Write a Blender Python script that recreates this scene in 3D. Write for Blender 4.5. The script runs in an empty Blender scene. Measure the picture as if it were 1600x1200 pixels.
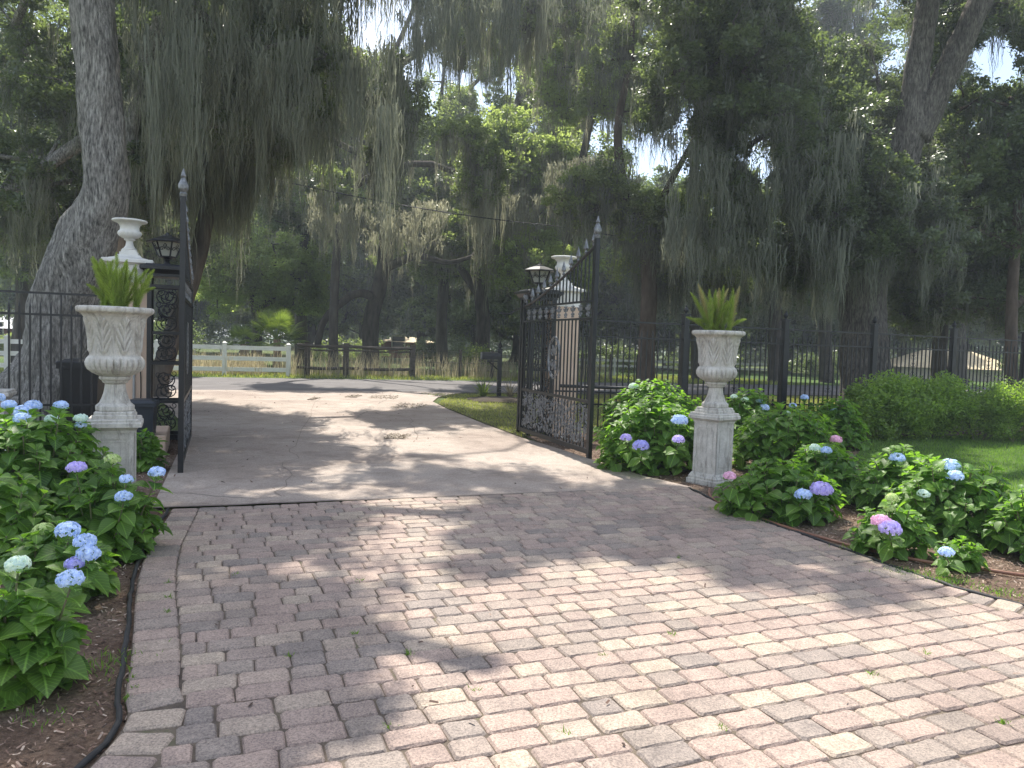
import bpy, bmesh, math, random
import numpy as np
from mathutils import Vector, Matrix
R = math.radians
rng = np.random.default_rng(7)
random.seed(7)
scene = bpy.context.scene
COL = scene.collection

# ------------------------------------------------------------------ camera
EYE = 1.62
VEIL = .0016  # density of the added volume that stands in for lens glare
cam_d = bpy.data.cameras.new('camera')
cam = bpy.data.objects.new('camera', cam_d)
COL.objects.link(cam)
cam_d.sensor_width = 36
cam_d.lens = 1180 / 1600 * 36
cam_d.clip_end = 3000
cam_d.clip_start = .05
CM = Matrix.Translation((0, 0, EYE)) @ Matrix.Rotation(R(90 - 3.0), 4, 'X') @ Matrix.Rotation(R(1.9), 4, 'Z')
cam.matrix_world = CM
scene.camera = cam

# ------------------------------------------------------------------ sky and sun
SUN_EL, SUN_AZ = 60, -10          # azimuth clockwise from +Y
world = bpy.data.worlds.new('World')
scene.world = world
world.use_nodes = True
wn = world.node_tree
bg = wn.nodes['Background']
sky = wn.nodes.new('ShaderNodeTexSky')
sky.sky_type = 'NISHITA'
sky.sun_disc = False
sky.sun_elevation = R(SUN_EL)
sky.sun_rotation = R(SUN_AZ)
sky.dust_density = 2.0
sky.ozone_density = 1.5
# broken white cloud over the blue
tc = wn.nodes.new('ShaderNodeTexCoord')
nz = wn.nodes.new('ShaderNodeTexNoise')
nz.inputs['Scale'].default_value = 2.6
nz.inputs['Detail'].default_value = 6
cr = wn.nodes.new('ShaderNodeValToRGB')
cr.color_ramp.elements[0].position = .50
cr.color_ramp.elements[1].position = .66
mx = wn.nodes.new('ShaderNodeMix')
mx.data_type = 'RGBA'
wn.links.new(tc.outputs['Generated'], nz.inputs['Vector'])
wn.links.new(nz.outputs['Fac'], cr.inputs['Fac'])
wn.links.new(cr.outputs['Color'], mx.inputs[0])
wn.links.new(sky.outputs[0], mx.inputs[6])
mx.inputs[7].default_value = (9.5, 9.8, 10.2, 1)
wn.links.new(mx.outputs[2], bg.inputs['Color'])
bg.inputs['Strength'].default_value = .15
SUN = Vector((math.sin(R(SUN_AZ)) * math.cos(R(SUN_EL)), math.cos(R(SUN_AZ)) * math.cos(R(SUN_EL)), math.sin(R(SUN_EL))))
sl = bpy.data.lights.new('sun', 'SUN')
sl.energy = 5.0
sl.angle = R(.53)
sl.color = (1, .95, .86)
so = bpy.data.objects.new('sun', sl)
so.rotation_mode = 'QUATERNION'
so.rotation_quaternion = SUN.to_track_quat('Z', 'Y')
so.location = SUN * 60
COL.objects.link(so)
scene.view_settings.view_transform = 'Standard'
scene.view_settings.look = 'None'
scene.view_settings.gamma = 1
scene.view_settings.exposure = 0.8
scene.render.engine = 'CYCLES'
cy = scene.cycles
cy.max_bounces = 7
cy.diffuse_bounces = 4
cy.transmission_bounces = 5
cy.glossy_bounces = 3
cy.volume_bounces = 0
cy.sample_clamp_indirect = 6
cy.use_denoising = True
cy.denoising_prefilter = 'NONE'
try:
    cy.denoiser = 'OPENIMAGEDENOISE'
except Exception:
    pass
cy.caustics_reflective = False
cy.caustics_refractive = False

# ------------------------------------------------------------------ measuring helpers
R3 = CM.to_3x3()
def ray(px, py):
    return R3 @ Vector(((px - 800) / 1180, -(py - 600) / 1180, -1))
def G(px, py, z=0.0):
    d = ray(px, py)
    return Vector((0, 0, EYE)) + d * ((z - EYE) / d.z)
def P(px, py, Y):
    d = ray(px, py)
    return Vector((0, 0, EYE)) + d * (Y / d.y)
RI = np.array(R3.transposed())
def proj(p):
    v = RI @ (np.array(p) - np.array((0, 0, EYE)))
    if v[2] > -.1:
        return (-9999, -9999)
    return (800 + 1180 * v[0] / -v[2], 600 - 1180 * v[1] / -v[2])
EU = Vector((math.cos(R(22)), math.sin(R(22)), 0))    # along the road, the gate line and the fences
EN = Vector((-math.sin(R(22)), math.cos(R(22)), 0))
HINGE = Vector((.17, 13.5, 0))
def F(t, n, z=0):
    return HINGE + EU * t + EN * n + Vector((0, 0, z))

# ------------------------------------------------------------------ object helpers
def tag(o, label=None, cat=None, group=None, kind=None):
    if label: o['label'] = label
    if cat: o['category'] = cat
    if group: o['group'] = group
    if kind: o['kind'] = kind
    return o
def empty(name, label, cat, loc=(0, 0, 0), rz=0, group=None, kind=None):
    o = bpy.data.objects.new(name, None)
    COL.objects.link(o)
    o.location = loc
    o.rotation_euler = (0, 0, rz)
    o.empty_display_size = .1
    return tag(o, label, cat, group, kind)
def link_mesh(name, me, mat, parent=None, smooth=False):
    o = bpy.data.objects.new(name, me)
    COL.objects.link(o)
    for m in (mat if isinstance(mat, (list, tuple)) else [mat]):
        me.materials.append(m)
    if smooth:
        me.polygons.foreach_set('use_smooth', np.ones(len(me.polygons), dtype=bool))
    if parent: o.parent = parent
    return o
def copy_tree(o, parent=None):
    c = o.copy()
    COL.objects.link(c)
    c.parent = parent
    for ch in list(o.children):
        copy_tree(ch, c)
    return c
def np_mesh(name, V, faces, mat, parent=None, smooth=False, uv=None):
    """V (n,3); faces: list of (F,k) integer arrays."""
    me = bpy.data.meshes.new(name)
    me.vertices.add(len(V))
    me.vertices.foreach_set('co', np.asarray(V, dtype=np.float32).ravel())
    loops = np.concatenate([f.ravel() for f in faces]).astype(np.int32)
    cnt = np.concatenate([np.full(len(f), f.shape[1]) for f in faces])
    st = np.concatenate([[0], np.cumsum(cnt)[:-1]]).astype(np.int32)
    me.loops.add(len(loops))
    me.loops.foreach_set('vertex_index', loops)
    me.polygons.add(len(cnt))
    me.polygons.foreach_set('loop_start', st)
    if uv is not None:
        l = me.uv_layers.new(name='uv')
        l.data.foreach_set('uv', np.asarray(uv, dtype=np.float32)[loops].ravel())
    me.update(calc_edges=True)
    return link_mesh(name, me, mat, parent, smooth)

class MB:
    def __init__(s):
        s.v, s.f, s.m = [], [], []
    def add(s, vs, fs, mi=0):
        b = len(s.v)
        s.v += [tuple(v) for v in vs]
        s.f += [tuple(i + b for i in f) for f in fs]
        s.m += [mi] * len(fs)
    def box(s, c, d, rot=None, mi=0, taper=1.0):
        hx, hy, hz = d[0] / 2, d[1] / 2, d[2] / 2
        vs = []
        for z in (-hz, hz):
            k = taper if z > 0 else 1
            for x, y in ((-hx, -hy), (hx, -hy), (hx, hy), (-hx, hy)):
                vs.append(Vector((x * k, y * k, z)))
        if rot is not None: vs = [rot @ v for v in vs]
        c = Vector(c)
        s.add([v + c for v in vs], [(3, 2, 1, 0), (4, 5, 6, 7), (0, 1, 5, 4), (1, 2, 6, 5), (2, 3, 7, 6), (3, 0, 4, 7)], mi)
    def cbox(s, c, d, b=.01, mi=0):
        """a box with bevelled vertical edges and top edge"""
        hx, hy = d[0] / 2, d[1] / 2
        z0, z1 = c[2] - d[2] / 2, c[2] + d[2] / 2
        def ring(k, z):
            x, y = hx - k, hy - k
            return [(c[0] + a, c[1] + q, z) for a, q in ((-x + b, -y), (x - b, -y), (x, -y + b), (x, y - b), (x - b, y), (-x + b, y), (-x, y - b), (-x, -y + b))]
        vs = ring(0, z0) + ring(0, z1 - b) + ring(b, z1)
        fs = [tuple(range(7, -1, -1)), tuple(range(16, 24))]
        for r in range(2):
            for i in range(8):
                j = (i + 1) % 8
                fs.append((r * 8 + i, r * 8 + j, r * 8 + 8 + j, r * 8 + 8 + i))
        s.add(vs, fs, mi)
    def tube(s, pts, rad, n=6, cap=True, mi=0):
        pts = [Vector(p) for p in pts]
        if not hasattr(rad, '__len__'): rad = [rad] * len(pts)
        up = Vector((0, 0, 1))
        t0 = (pts[1] - pts[0]).normalized()
        if abs(t0.z) > .9: up = Vector((1, 0, 0))
        a = t0.cross(up).normalized()
        vs, fs = [], []
        for i, p in enumerate(pts):
            t = (pts[min(i + 1, len(pts) - 1)] - pts[max(i - 1, 0)])
            if t.length < 1e-9: t = t0
            t.normalize()
            a = (a - t * a.dot(t))
            if a.length < 1e-6: a = t.orthogonal()
            a.normalize()
            b = t.cross(a)
            for k in range(n):
                w = 2 * math.pi * k / n
                vs.append(p + (a * math.cos(w) + b * math.sin(w)) * rad[i])
        for i in range(len(pts) - 1):
            for k in range(n):
                l = (k + 1) % n
                fs.append((i * n + k, i * n + l, (i + 1) * n + l, (i + 1) * n + k))
        if cap:
            fs.append(tuple(range(n - 1, -1, -1)))
            m = (len(pts) - 1) * n
            fs.append(tuple(range(m, m + n)))
        s.add(vs, fs, mi)
    def lathe(s, prof, c=(0, 0, 0), n=32, fn=None, rot=0, mi=0):
        vs, fs = [], []
        for r, z in prof:
            for k in range(n):
                a = 2 * math.pi * k / n + rot
                rr = r if fn is None else fn(r, z, a)
                vs.append((c[0] + rr * math.cos(a), c[1] + rr * math.sin(a), c[2] + z))
        for i in range(len(prof) - 1):
            for k in range(n):
                l = (k + 1) % n
                fs.append((i * n + k, i * n + l, (i + 1) * n + l, (i + 1) * n + k))
        fs.append(tuple(range(n - 1, -1, -1)))
        m = (len(prof) - 1) * n
        fs.append(tuple(range(m, m + n)))
        s.add(vs, fs, mi)
    def build(s, name, mat, parent=None, smooth=False):
        me = bpy.data.meshes.new(name)
        me.from_pydata(s.v, [], s.f)
        if isinstance(mat, (list, tuple)) and len(mat) > 1:
            me.polygons.foreach_set('material_index', np.array(s.m, dtype=np.int32))
        me.update()
        return link_mesh(name, me, mat, parent, smooth)
def smooth_by_angle(o, deg=35):
    me = o.data
    me.polygons.foreach_set('use_smooth', np.ones(len(me.polygons), dtype=bool))
    try: me.set_sharp_from_angle(angle=R(deg))
    except Exception: pass
    return o

def norm(a):
    return a / np.maximum(np.linalg.norm(a, axis=-1, keepdims=True), 1e-9)
def frames(y, z):
    """rotation matrices whose columns are x, y, z; y is kept, z made square to it"""
    y = norm(y); x = norm(np.cross(y, z)); z = np.cross(x, y)
    return np.stack([x, y, z], axis=-1)
def instance(tv, tf, M, T, S):
    """tv (k,3), tf list of (F,q): copies placed by rotation M (n,3,3), T (n,3), scale S (n,) or (n,3)"""
    S = np.asarray(S)
    if S.ndim == 1: S = S[:, None].repeat(3, 1)
    v = tv[None] * S[:, None, :]
    V = np.einsum('nij,nkj->nki', M, v) + T[:, None, :]
    n, k = len(T), len(tv)
    off = (np.arange(n) * k)[:, None, None]
    F_ = [(f[None] + off).reshape(-1, f.shape[1]) for f in tf]
    return V.reshape(-1, 3), F_
def join(parts):
    V, FS, b = [], {}, 0
    for v, fs in parts:
        V.append(v)
        for f in fs: FS.setdefault(f.shape[1], []).append(f + b)
        b += len(v)
    return np.concatenate(V), [np.concatenate(x) for x in FS.values()]

# ------------------------------------------------------------------ materials
def new_mat(name):
    m = bpy.data.materials.new(name)
    m.use_nodes = True
    nt = m.node_tree
    b = nt.nodes['Principled BSDF']
    return m, nt, b
def N(nt, t, **k):
    n = nt.nodes.new(t)
    for a, v in k.items(): setattr(n, a, v)
    return n
def coords(nt, scale=1.0, obj=True):
    t = N(nt, 'ShaderNodeTexCoord')
    mp = N(nt, 'ShaderNodeMapping')
    nt.links.new(t.outputs['Object'], mp.inputs['Vector'])
    s = scale if hasattr(scale, '__len__') else (scale,) * 3
    mp.inputs['Scale'].default_value = s
    return mp.outputs[0]
def noise(nt, vec, scale, detail=4, rough=.55, dist=0):
    n = N(nt, 'ShaderNodeTexNoise')
    n.inputs['Scale'].default_value = scale
    n.inputs['Detail'].default_value = detail
    n.inputs['Roughness'].default_value = rough
    n.inputs['Distortion'].default_value = dist
    if vec is not None: nt.links.new(vec, n.inputs['Vector'])
    return n.outputs['Fac']
def ramp(nt, fac, stops):
    r = N(nt, 'ShaderNodeValToRGB')
    e = r.color_ramp.elements
    while len(e) < len(stops): e.new(.5)
    for i, (p, c) in enumerate(stops):
        e[i].position = p
        e[i].color = (c[0], c[1], c[2], 1) if hasattr(c, '__len__') else (c, c, c, 1)
    nt.links.new(fac, r.inputs['Fac'])
    return r.outputs['Color']
def mixc(nt, fac, a, b, mode='MIX'):
    m = N(nt, 'ShaderNodeMix', data_type='RGBA', blend_type=mode)
    for s, v in ((0, fac), (6, a), (7, b)):
        if isinstance(v, bpy.types.NodeSocket): nt.links.new(v, m.inputs[s])
        elif hasattr(v, '__len__'): m.inputs[s].default_value = (v[0], v[1], v[2], 1)
        else: m.inputs[s].default_value = v
    return m.outputs[2]
def bump(nt, h, strength, dist, b):
    n = N(nt, 'ShaderNodeBump')
    n.inputs['Strength'].default_value = strength
    n.inputs['Distance'].default_value = dist
    nt.links.new(h, n.inputs['Height'])
    nt.links.new(n.outputs[0], b.inputs['Normal'])
def mat_noise(name, stops, scale, rough=.8, bmp=(.3, .01), detail=6, fine=None, metal=0, spec=.5, dist=0, sc3=1.0):
    m, nt, b = new_mat(name)
    v = coords(nt, sc3)
    f = noise(nt, v, scale, detail, .6, dist)
    c = ramp(nt, f, stops)
    h = f
    if fine:
        g = noise(nt, v, fine[0], 5, .7)
        c = mixc(nt, fine[1], c, ramp(nt, g, [(.3, fine[2]), (.7, fine[3])]), 'MULTIPLY' if len(fine) < 5 else fine[4])
        h = g
    nt.links.new(c, b.inputs['Base Color'])
    b.inputs['Roughness'].default_value = rough
    b.inputs['Metallic'].default_value = metal
    b.inputs['Specular IOR Level'].default_value = spec
    if bmp: bump(nt, h, bmp[0], bmp[1], b)
    return m
def mat_leaf(name, dark, light, trans=.45, clump=.5, rough=.45, spec=.4, uvvein=False, tint=(1.15, 1.25, .45), ri=.55):
    """thin foliage: light passes through it"""
    m, nt, b = new_mat(name)
    g = N(nt, 'ShaderNodeNewGeometry')
    v = coords(nt)
    n1 = noise(nt, v, clump, 3)
    a = N(nt, 'ShaderNodeMath', operation='MULTIPLY_ADD')
    nt.links.new(g.outputs['Random Per Island'], a.inputs[0])
    a.inputs[1].default_value = ri
    nt.links.new(n1, a.inputs[2])
    c = ramp(nt, a.outputs[0], [(.35, dark), (1.0, light)])
    if uvvein:
        u = N(nt, 'ShaderNodeUVMap')
        sx = N(nt, 'ShaderNodeSeparateXYZ')
        nt.links.new(u.outputs[0], sx.inputs[0])
        ab = N(nt, 'ShaderNodeMath', operation='SUBTRACT'); ab.inputs[1].default_value = .5
        nt.links.new(sx.outputs[0], ab.inputs[0])
        a2 = N(nt, 'ShaderNodeMath', operation='ABSOLUTE')
        nt.links.new(ab.outputs[0], a2.inputs[0])
        mid = ramp(nt, a2.outputs[0], [(.0, 1.0), (.05, 0.0)])
        wv = N(nt, 'ShaderNodeMath', operation='SUBTRACT')
        nt.links.new(sx.outputs[1], wv.inputs[0])
        nt.links.new(a2.outputs[0], wv.inputs[1])
        w2 = N(nt, 'ShaderNodeMath', operation='MULTIPLY'); w2.inputs[1].default_value = 45
        nt.links.new(wv.outputs[0], w2.inputs[0])
        w3 = N(nt, 'ShaderNodeMath', operation='SINE')
        nt.links.new(w2.outputs[0], w3.inputs[0])
        side = ramp(nt, w3.outputs[0], [(.75, 0.0), (1.0, .45)])
        vein = mixc(nt, 1.0, mid, side, 'ADD')
        c = mixc(nt, vein, c, [x * 1.9 for x in light])
        bump(nt, vein, .35, .004, b)
    nt.links.new(c, b.inputs['Base Color'])
    b.inputs['Roughness'].default_value = rough
    b.inputs['Specular IOR Level'].default_value = spec
    tr = N(nt, 'ShaderNodeBsdfTranslucent')
    tcn = mixc(nt, 1.0, c, tint, 'MULTIPLY')
    tb = mixc(nt, 1.0, tcn, (2.2, 2.2, 2.2), 'MULTIPLY')
    nt.links.new(tb, tr.inputs['Color'])
    ms = N(nt, 'ShaderNodeMixShader')
    ms.inputs[0].default_value = trans
    nt.links.new(b.outputs[0], ms.inputs[1])
    nt.links.new(tr.outputs[0], ms.inputs[2])
    nt.links.new(ms.outputs[0], nt.nodes['Material Output'].inputs['Surface'])
    return m

M = {}
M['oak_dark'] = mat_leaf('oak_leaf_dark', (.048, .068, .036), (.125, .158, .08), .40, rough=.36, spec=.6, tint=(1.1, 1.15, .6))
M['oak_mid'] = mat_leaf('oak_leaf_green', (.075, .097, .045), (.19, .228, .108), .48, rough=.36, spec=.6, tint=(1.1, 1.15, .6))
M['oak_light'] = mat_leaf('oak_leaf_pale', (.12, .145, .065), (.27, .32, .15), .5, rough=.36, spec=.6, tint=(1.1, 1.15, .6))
M['moss'] = mat_leaf('hanging_moss', (.10, .108, .086), (.21, .222, .182), .35, clump=1.2, rough=.9, spec=.1, tint=(1, 1, .85))
M['moss_pale'] = mat_leaf('pale_hanging_moss', (.14, .14, .11), (.28, .275, .215), .4, clump=.6, rough=.9, spec=.1, tint=(1, 1, .85))
M['grass_tan'] = mat_leaf('verge_blade', (.11, .13, .045), (.27, .27, .12), .4, clump=1.2, rough=.6)
M['shrub'] = mat_leaf('shrub_leaf', (.07, .12, .03), (.21, .29, .08), .48, clump=3, spec=.5)
M['hyd'] = mat_leaf('hydrangea_leaf', (.038, .095, .018), (.12, .21, .042), .45, clump=3, rough=.42, ri=.8, spec=.4, uvvein=True)
M['hyd_stem'] = mat_noise('hydrangea_stem', [(.3, (.10, .14, .05)), (.7, (.20, .17, .10))], 20)
M['palm'] = mat_leaf('palmetto_leaf', (.08, .115, .035), (.19, .24, .08), .35, clump=3)
M['fern'] = mat_leaf('foxtail_leaf', (.11, .16, .04), (.29, .35, .11), .4, clump=14)
M['fern_tan'] = mat_leaf('foxtail_dry', (.24, .21, .14), (.38, .33, .24), .4, clump=14)
M['grass'] = mat_leaf('grass_blade', (.06, .12, .025), (.15, .235, .055), .4, clump=1.0, rough=.6)
M['dry'] = mat_leaf('dry_weed', (.20, .17, .12), (.42, .37, .28), .3, clump=2, rough=.9, spec=.1, tint=(1, 1, .8))
def flower(name, a, b_):
    return mat_leaf(name, a, b_, .3, clump=30, rough=.7, spec=.15, tint=(1, 1, 1))
M['fl_blue'] = flower('petal_blue', (.34, .46, .68), (.65, .73, .85))
M['fl_violet'] = flower('petal_violet', (.33, .32, .64), (.56, .55, .80))
M['fl_lilac'] = flower('petal_lilac', (.42, .35, .66), (.66, .60, .82))
M['fl_pink'] = flower('petal_pink', (.60, .33, .50), (.80, .60, .70))
M['fl_pale'] = flower('petal_pale', (.45, .58, .58), (.70, .76, .66))
M['fl_green'] = flower('petal_green', (.34, .46, .16), (.60, .66, .36))
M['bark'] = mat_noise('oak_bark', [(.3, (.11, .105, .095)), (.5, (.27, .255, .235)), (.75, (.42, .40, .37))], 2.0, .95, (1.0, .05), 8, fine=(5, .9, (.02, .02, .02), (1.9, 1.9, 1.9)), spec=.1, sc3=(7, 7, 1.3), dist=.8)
M['bark_mid'] = mat_noise('darker_oak_bark', [(.3, (.06, .055, .048)), (.5, (.15, .135, .12)), (.75, (.24, .22, .19))], 2.0, .95, (1.0, .05), 8, fine=(5, .9, (.02, .02, .02), (1.9, 1.9, 1.9)), spec=.1, sc3=(7, 7, 1.3), dist=.8)  # same bark pattern in the darker tan-grey of the forked oak
M['bark_far'] = mat_noise('far_bark', [(.3, (.04, .035, .03)), (.7, (.13, .115, .10))], 1.5, .95, (.6, .03), 6, spec=.1, sc3=(3, 3, .8))
M['bark_red'] = mat_noise('pine_bark', [(.3, (.06, .045, .036)), (.7, (.17, .13, .105))], 2.0, .95, (.6, .03), 6, spec=.1, sc3=(3, 3, 1))
M['iron'] = mat_noise('black_iron', [(.3, (.005, .006, .007)), (.8, (.014, .015, .018))], 14, .42, (.15, .002), fine=(60, .5, (.7, .7, .7), (1.3, 1.3, 1.3)), spec=.5)
M['silver'] = mat_noise('silvered_iron', [(.35, (.10, .105, .11)), (.7, (.30, .31, .32))], 22, .45, (.3, .003), metal=.35)
def mat_concrete_ornament():
    m, nt, b = new_mat('aged_cast_stone')
    v = coords(nt)
    base = ramp(nt, noise(nt, v, 6, 6, .65), [(.3, (.46, .43, .38)), (.7, (.68, .65, .59))])
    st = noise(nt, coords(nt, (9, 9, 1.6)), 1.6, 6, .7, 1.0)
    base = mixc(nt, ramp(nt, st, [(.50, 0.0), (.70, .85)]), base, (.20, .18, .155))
    g = noise(nt, v, 60, 4, .7)
    base = mixc(nt, .35, base, ramp(nt, g, [(.3, .5), (.7, 1.2)]), 'MULTIPLY')
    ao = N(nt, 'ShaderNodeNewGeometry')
    pt = ramp(nt, ao.outputs['Pointiness'], [(.40, (.42, .40, .36)), (.50, (1, 1, 1))])  # creases of the relief darkened in the colour, occlusion shade painted in
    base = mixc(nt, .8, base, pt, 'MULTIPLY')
    nt.links.new(base, b.inputs['Base Color'])
    b.inputs['Roughness'].default_value = .9
    b.inputs['Specular IOR Level'].default_value = .2
    bump(nt, g, .35, .006, b)
    return m
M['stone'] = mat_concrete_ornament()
M['white'] = mat_noise('white_masonry_paint', [(.3, (.62, .60, .55)), (.6, (.78, .76, .71))], 5, .7, (.2, .004), fine=(90, .3, (.8, .8, .8), (1.1, 1.1, 1.1)))
M['peach'] = mat_noise('peach_stucco', [(.3, (.56, .41, .30)), (.7, (.66, .50, .38))], 3, .85, (.4, .004), fine=(120, .4, (.8, .8, .8), (1.1, 1.1, 1.1)))
M['vinyl'] = mat_noise('white_vinyl', [(.3, (.70, .68, .60)), (.7, (.84, .82, .74))], 3, .5, None)
M['wood'] = mat_noise('dark_weathered_wood', [(.3, (.035, .028, .022)), (.7, (.11, .09, .075))], 5, .9, (.6, .01), sc3=(1, 1, 5))
M['pole_wood'] = mat_noise('pole_wood', [(.3, (.16, .11, .07)), (.7, (.30, .22, .15))], 4, .9, (.5, .01), sc3=(5, 5, .6))
M['plastic_blue'] = mat_noise('bin_plastic_navy', [(.3, (.014, .020, .028)), (.7, (.025, .033, .045))], 6, .45, None)
M['plastic_black'] = mat_noise('bin_plastic_black', [(.3, (.012, .012, .012)), (.7, (.02, .02, .02))], 6, .5, None)
M['grey'] = mat_noise('grey_box_paint', [(.3, (.30, .30, .29)), (.7, (.42, .42, .40))], 8, .5, None)
M['cable'] = mat_noise('black_cable', [(.3, (.01, .01, .01)), (.7, (.02, .02, .02))], 8, .6, None)
M['hose'] = mat_noise('brown_hose', [(.3, (.16, .07, .04)), (.7, (.26, .12, .075))], 8, .5, None)
M['edging'] = mat_noise('black_edging', [(.3, (.012, .012, .013)), (.7, (.035, .034, .033))], 12, .7, (.4, .004))
M['soil'] = mat_noise('soil', [(.3, (.03, .022, .015)), (.7, (.08, .06, .04))], 12, 1, (.6, .02))
M['brick'] = mat_noise('red_brick_wall', [(.3, (.20, .07, .05)), (.7, (.32, .12, .09))], 6, .9, None)
M['roof_pale'] = mat_noise('pale_metal_roof', [(.3, (.55, .56, .58)), (.7, (.72, .73, .75))], 2, .4, None)
M['roof_tan'] = mat_noise('tan_shingles', [(.3, (.48, .38, .22)), (.7, (.66, .55, .36))], 3, .8, None)
M['wall_cream'] = mat_noise('cream_wall', [(.3, (.50, .44, .34)), (.7, (.62, .56, .45))], 3, .8, None)
M['dark_glass'] = mat_noise('dark_window_glass', [(.3, (.02, .022, .025)), (.7, (.04, .045, .05))], 3, .15, None)
def mat_glass():
    m, nt, b = new_mat('frosted_lantern_glass')
    b.inputs['Base Color'].default_value = (.62, .62, .55, 1)
    b.inputs['Roughness'].default_value = .35
    tr = N(nt, 'ShaderNodeBsdfTranslucent'); tr.inputs['Color'].default_value = (.6, .6, .52, 1)
    ms = N(nt, 'ShaderNodeMixShader'); ms.inputs[0].default_value = .5
    nt.links.new(b.outputs[0], ms.inputs[1]); nt.links.new(tr.outputs[0], ms.inputs[2])
    nt.links.new(ms.outputs[0], nt.nodes['Material Output'].inputs['Surface'])
    return m
M['glass'] = mat_glass()

def mat_paver():
    m, nt, b = new_mat('tumbled_paver')
    g = N(nt, 'ShaderNodeNewGeometry')
    ri = g.outputs['Random Per Island']
    v = coords(nt)
    c = ramp(nt, ri, [(.0, (.235, .205, .188)), (.14, (.285, .245, .215)), (.4, (.315, .25, .22)), (.65, (.355, .28, .242)), (.85, (.365, .305, .255)), (1.0, (.385, .325, .265))])
    big = noise(nt, v, 1.1, 4, .6)
    c = mixc(nt, .55, c, ramp(nt, big, [(.3, (.60, .58, .565)), (.5, (1, .98, .96)), (.7, (1.15, 1.12, 1.08))]), 'MULTIPLY')
    mid = noise(nt, v, 9, 5, .65)
    c = mixc(nt, .7, c, ramp(nt, mid, [(.25, (.70, .68, .68)), (.75, (1.28, 1.24, 1.18))]), 'MULTIPLY')
    gr = noise(nt, v, 105, 5, .8)
    c = mixc(nt, .8, c, ramp(nt, gr, [(.36, (.38, .37, .36)), (.5, (1, 1, 1)), (.66, (1.6, 1.55, 1.48))]), 'MULTIPLY')
    nt.links.new(c, b.inputs['Base Color'])
    b.inputs['Roughness'].default_value = .82
    b.inputs['Specular IOR Level'].default_value = .3
    ad = N(nt, 'ShaderNodeMath', operation='MULTIPLY_ADD')
    nt.links.new(mid, ad.inputs[0]); ad.inputs[1].default_value = 1.2; nt.links.new(gr, ad.inputs[2])
    bump(nt, ad.outputs[0], .55, .006, b)
    return m
M['paver'] = mat_paver()
M['joint'] = mat_noise('joint_sand', [(.35, (.075, .058, .045)), (.6, (.17, .135, .10)), (.78, (.10, .12, .045))], 5, 1, (.6, .01), fine=(140, .7, (.5, .5, .5), (1.3, 1.3, 1.3)))
def mat_drive():
    m, nt, b = new_mat('old_concrete')
    v = coords(nt)
    c = ramp(nt, noise(nt, v, .45, 6, .62, .6), [(.3, (.27, .215, .18)), (.5, (.36, .30, .255)), (.7, (.42, .36, .31))])
    c = mixc(nt, .7, c, ramp(nt, noise(nt, v, 2.6, 7, .7, .8), [(.3, (.62, .57, .53)), (.5, (.98, .96, .94)), (.68, (1.15, 1.13, 1.1))]), 'MULTIPLY')
    g = noise(nt, v, 60, 6, .8)
    c = mixc(nt, .8, c, ramp(nt, g, [(.34, .5), (.66, 1.35)]), 'MULTIPLY')
    # fine cracks
    vo = N(nt, 'ShaderNodeTexVoronoi', feature='DISTANCE_TO_EDGE')
    vo.inputs['Scale'].default_value = .42
    dn = N(nt, 'ShaderNodeTexNoise'); dn.inputs['Scale'].default_value = 1.4; dn.inputs['Detail'].default_value = 6
    nt.links.new(v, dn.inputs['Vector'])
    wv = mixc(nt, .22, v, dn.outputs['Color'])
    nt.links.new(wv, vo.inputs['Vector'])
    ck = ramp(nt, vo.outputs['Distance'], [(.0, 1.0), (.006, 0.0)])
    msk = ramp(nt, noise(nt, v, .5, 2), [(.5, 0.0), (.6, .8)])
    ck2 = mixc(nt, 1.0, ck, msk, 'MULTIPLY')
    c = mixc(nt, ck2, c, (.10, .085, .07))
    nt.links.new(c, b.inputs['Base Color'])
    b.inputs['Roughness'].default_value = .85
    bump(nt, g, .4, .006, b)
    return m
M['drive'] = mat_drive()
M['asphalt'] = mat_noise('worn_asphalt', [(.3, (.095, .086, .084)), (.7, (.155, .142, .138))], .8, .85, (.4, .006), fine=(90, .6, (.65, .65, .65), (1.25, 1.25, 1.25)))
def mat_ground(name, a, b_, c_, thr=(.42, .58), s1=.7, s2=18):
    m, nt, b = new_mat(name)
    v = coords(nt)
    f1 = noise(nt, v, s1, 6, .65)
    f2 = noise(nt, v, s2, 6, .75)
    col = mixc(nt, ramp(nt, f1, [(thr[0], 0.0), (thr[1], 1.0)]), a, b_)
    col = mixc(nt, ramp(nt, f2, [(.48, 0.0), (.62, .8)]), col, c_)
    g = noise(nt, v, 90, 4, .7)
    col = mixc(nt, .7, col, ramp(nt, g, [(.3, .5), (.7, 1.35)]), 'MULTIPLY')
    nt.links.new(col, b.inputs['Base Color'])
    b.inputs['Roughness'].default_value = .95
    b.inputs['Specular IOR Level'].default_value = .15
    bump(nt, f2, .8, .03, b)
    return m
M['ground'] = mat_ground('leafy_ground', (.05, .09, .022), (.10, .14, .04), (.17, .13, .085))
M['mulch'] = mat_ground('mulch_soil', (.15, .10, .072), (.23, .17, .125), (.09, .06, .042), s1=1.5, s2=30)
M['verge'] = mat_ground('verge_turf', (.08, .10, .035), (.15, .15, .07), (.18, .14, .09), s1=.8, s2=9)
M['lawn'] = mat_ground('lawn_turf', (.05, .10, .022), (.08, .14, .035), (.09, .10, .04), s1=.5, s2=9)
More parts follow.
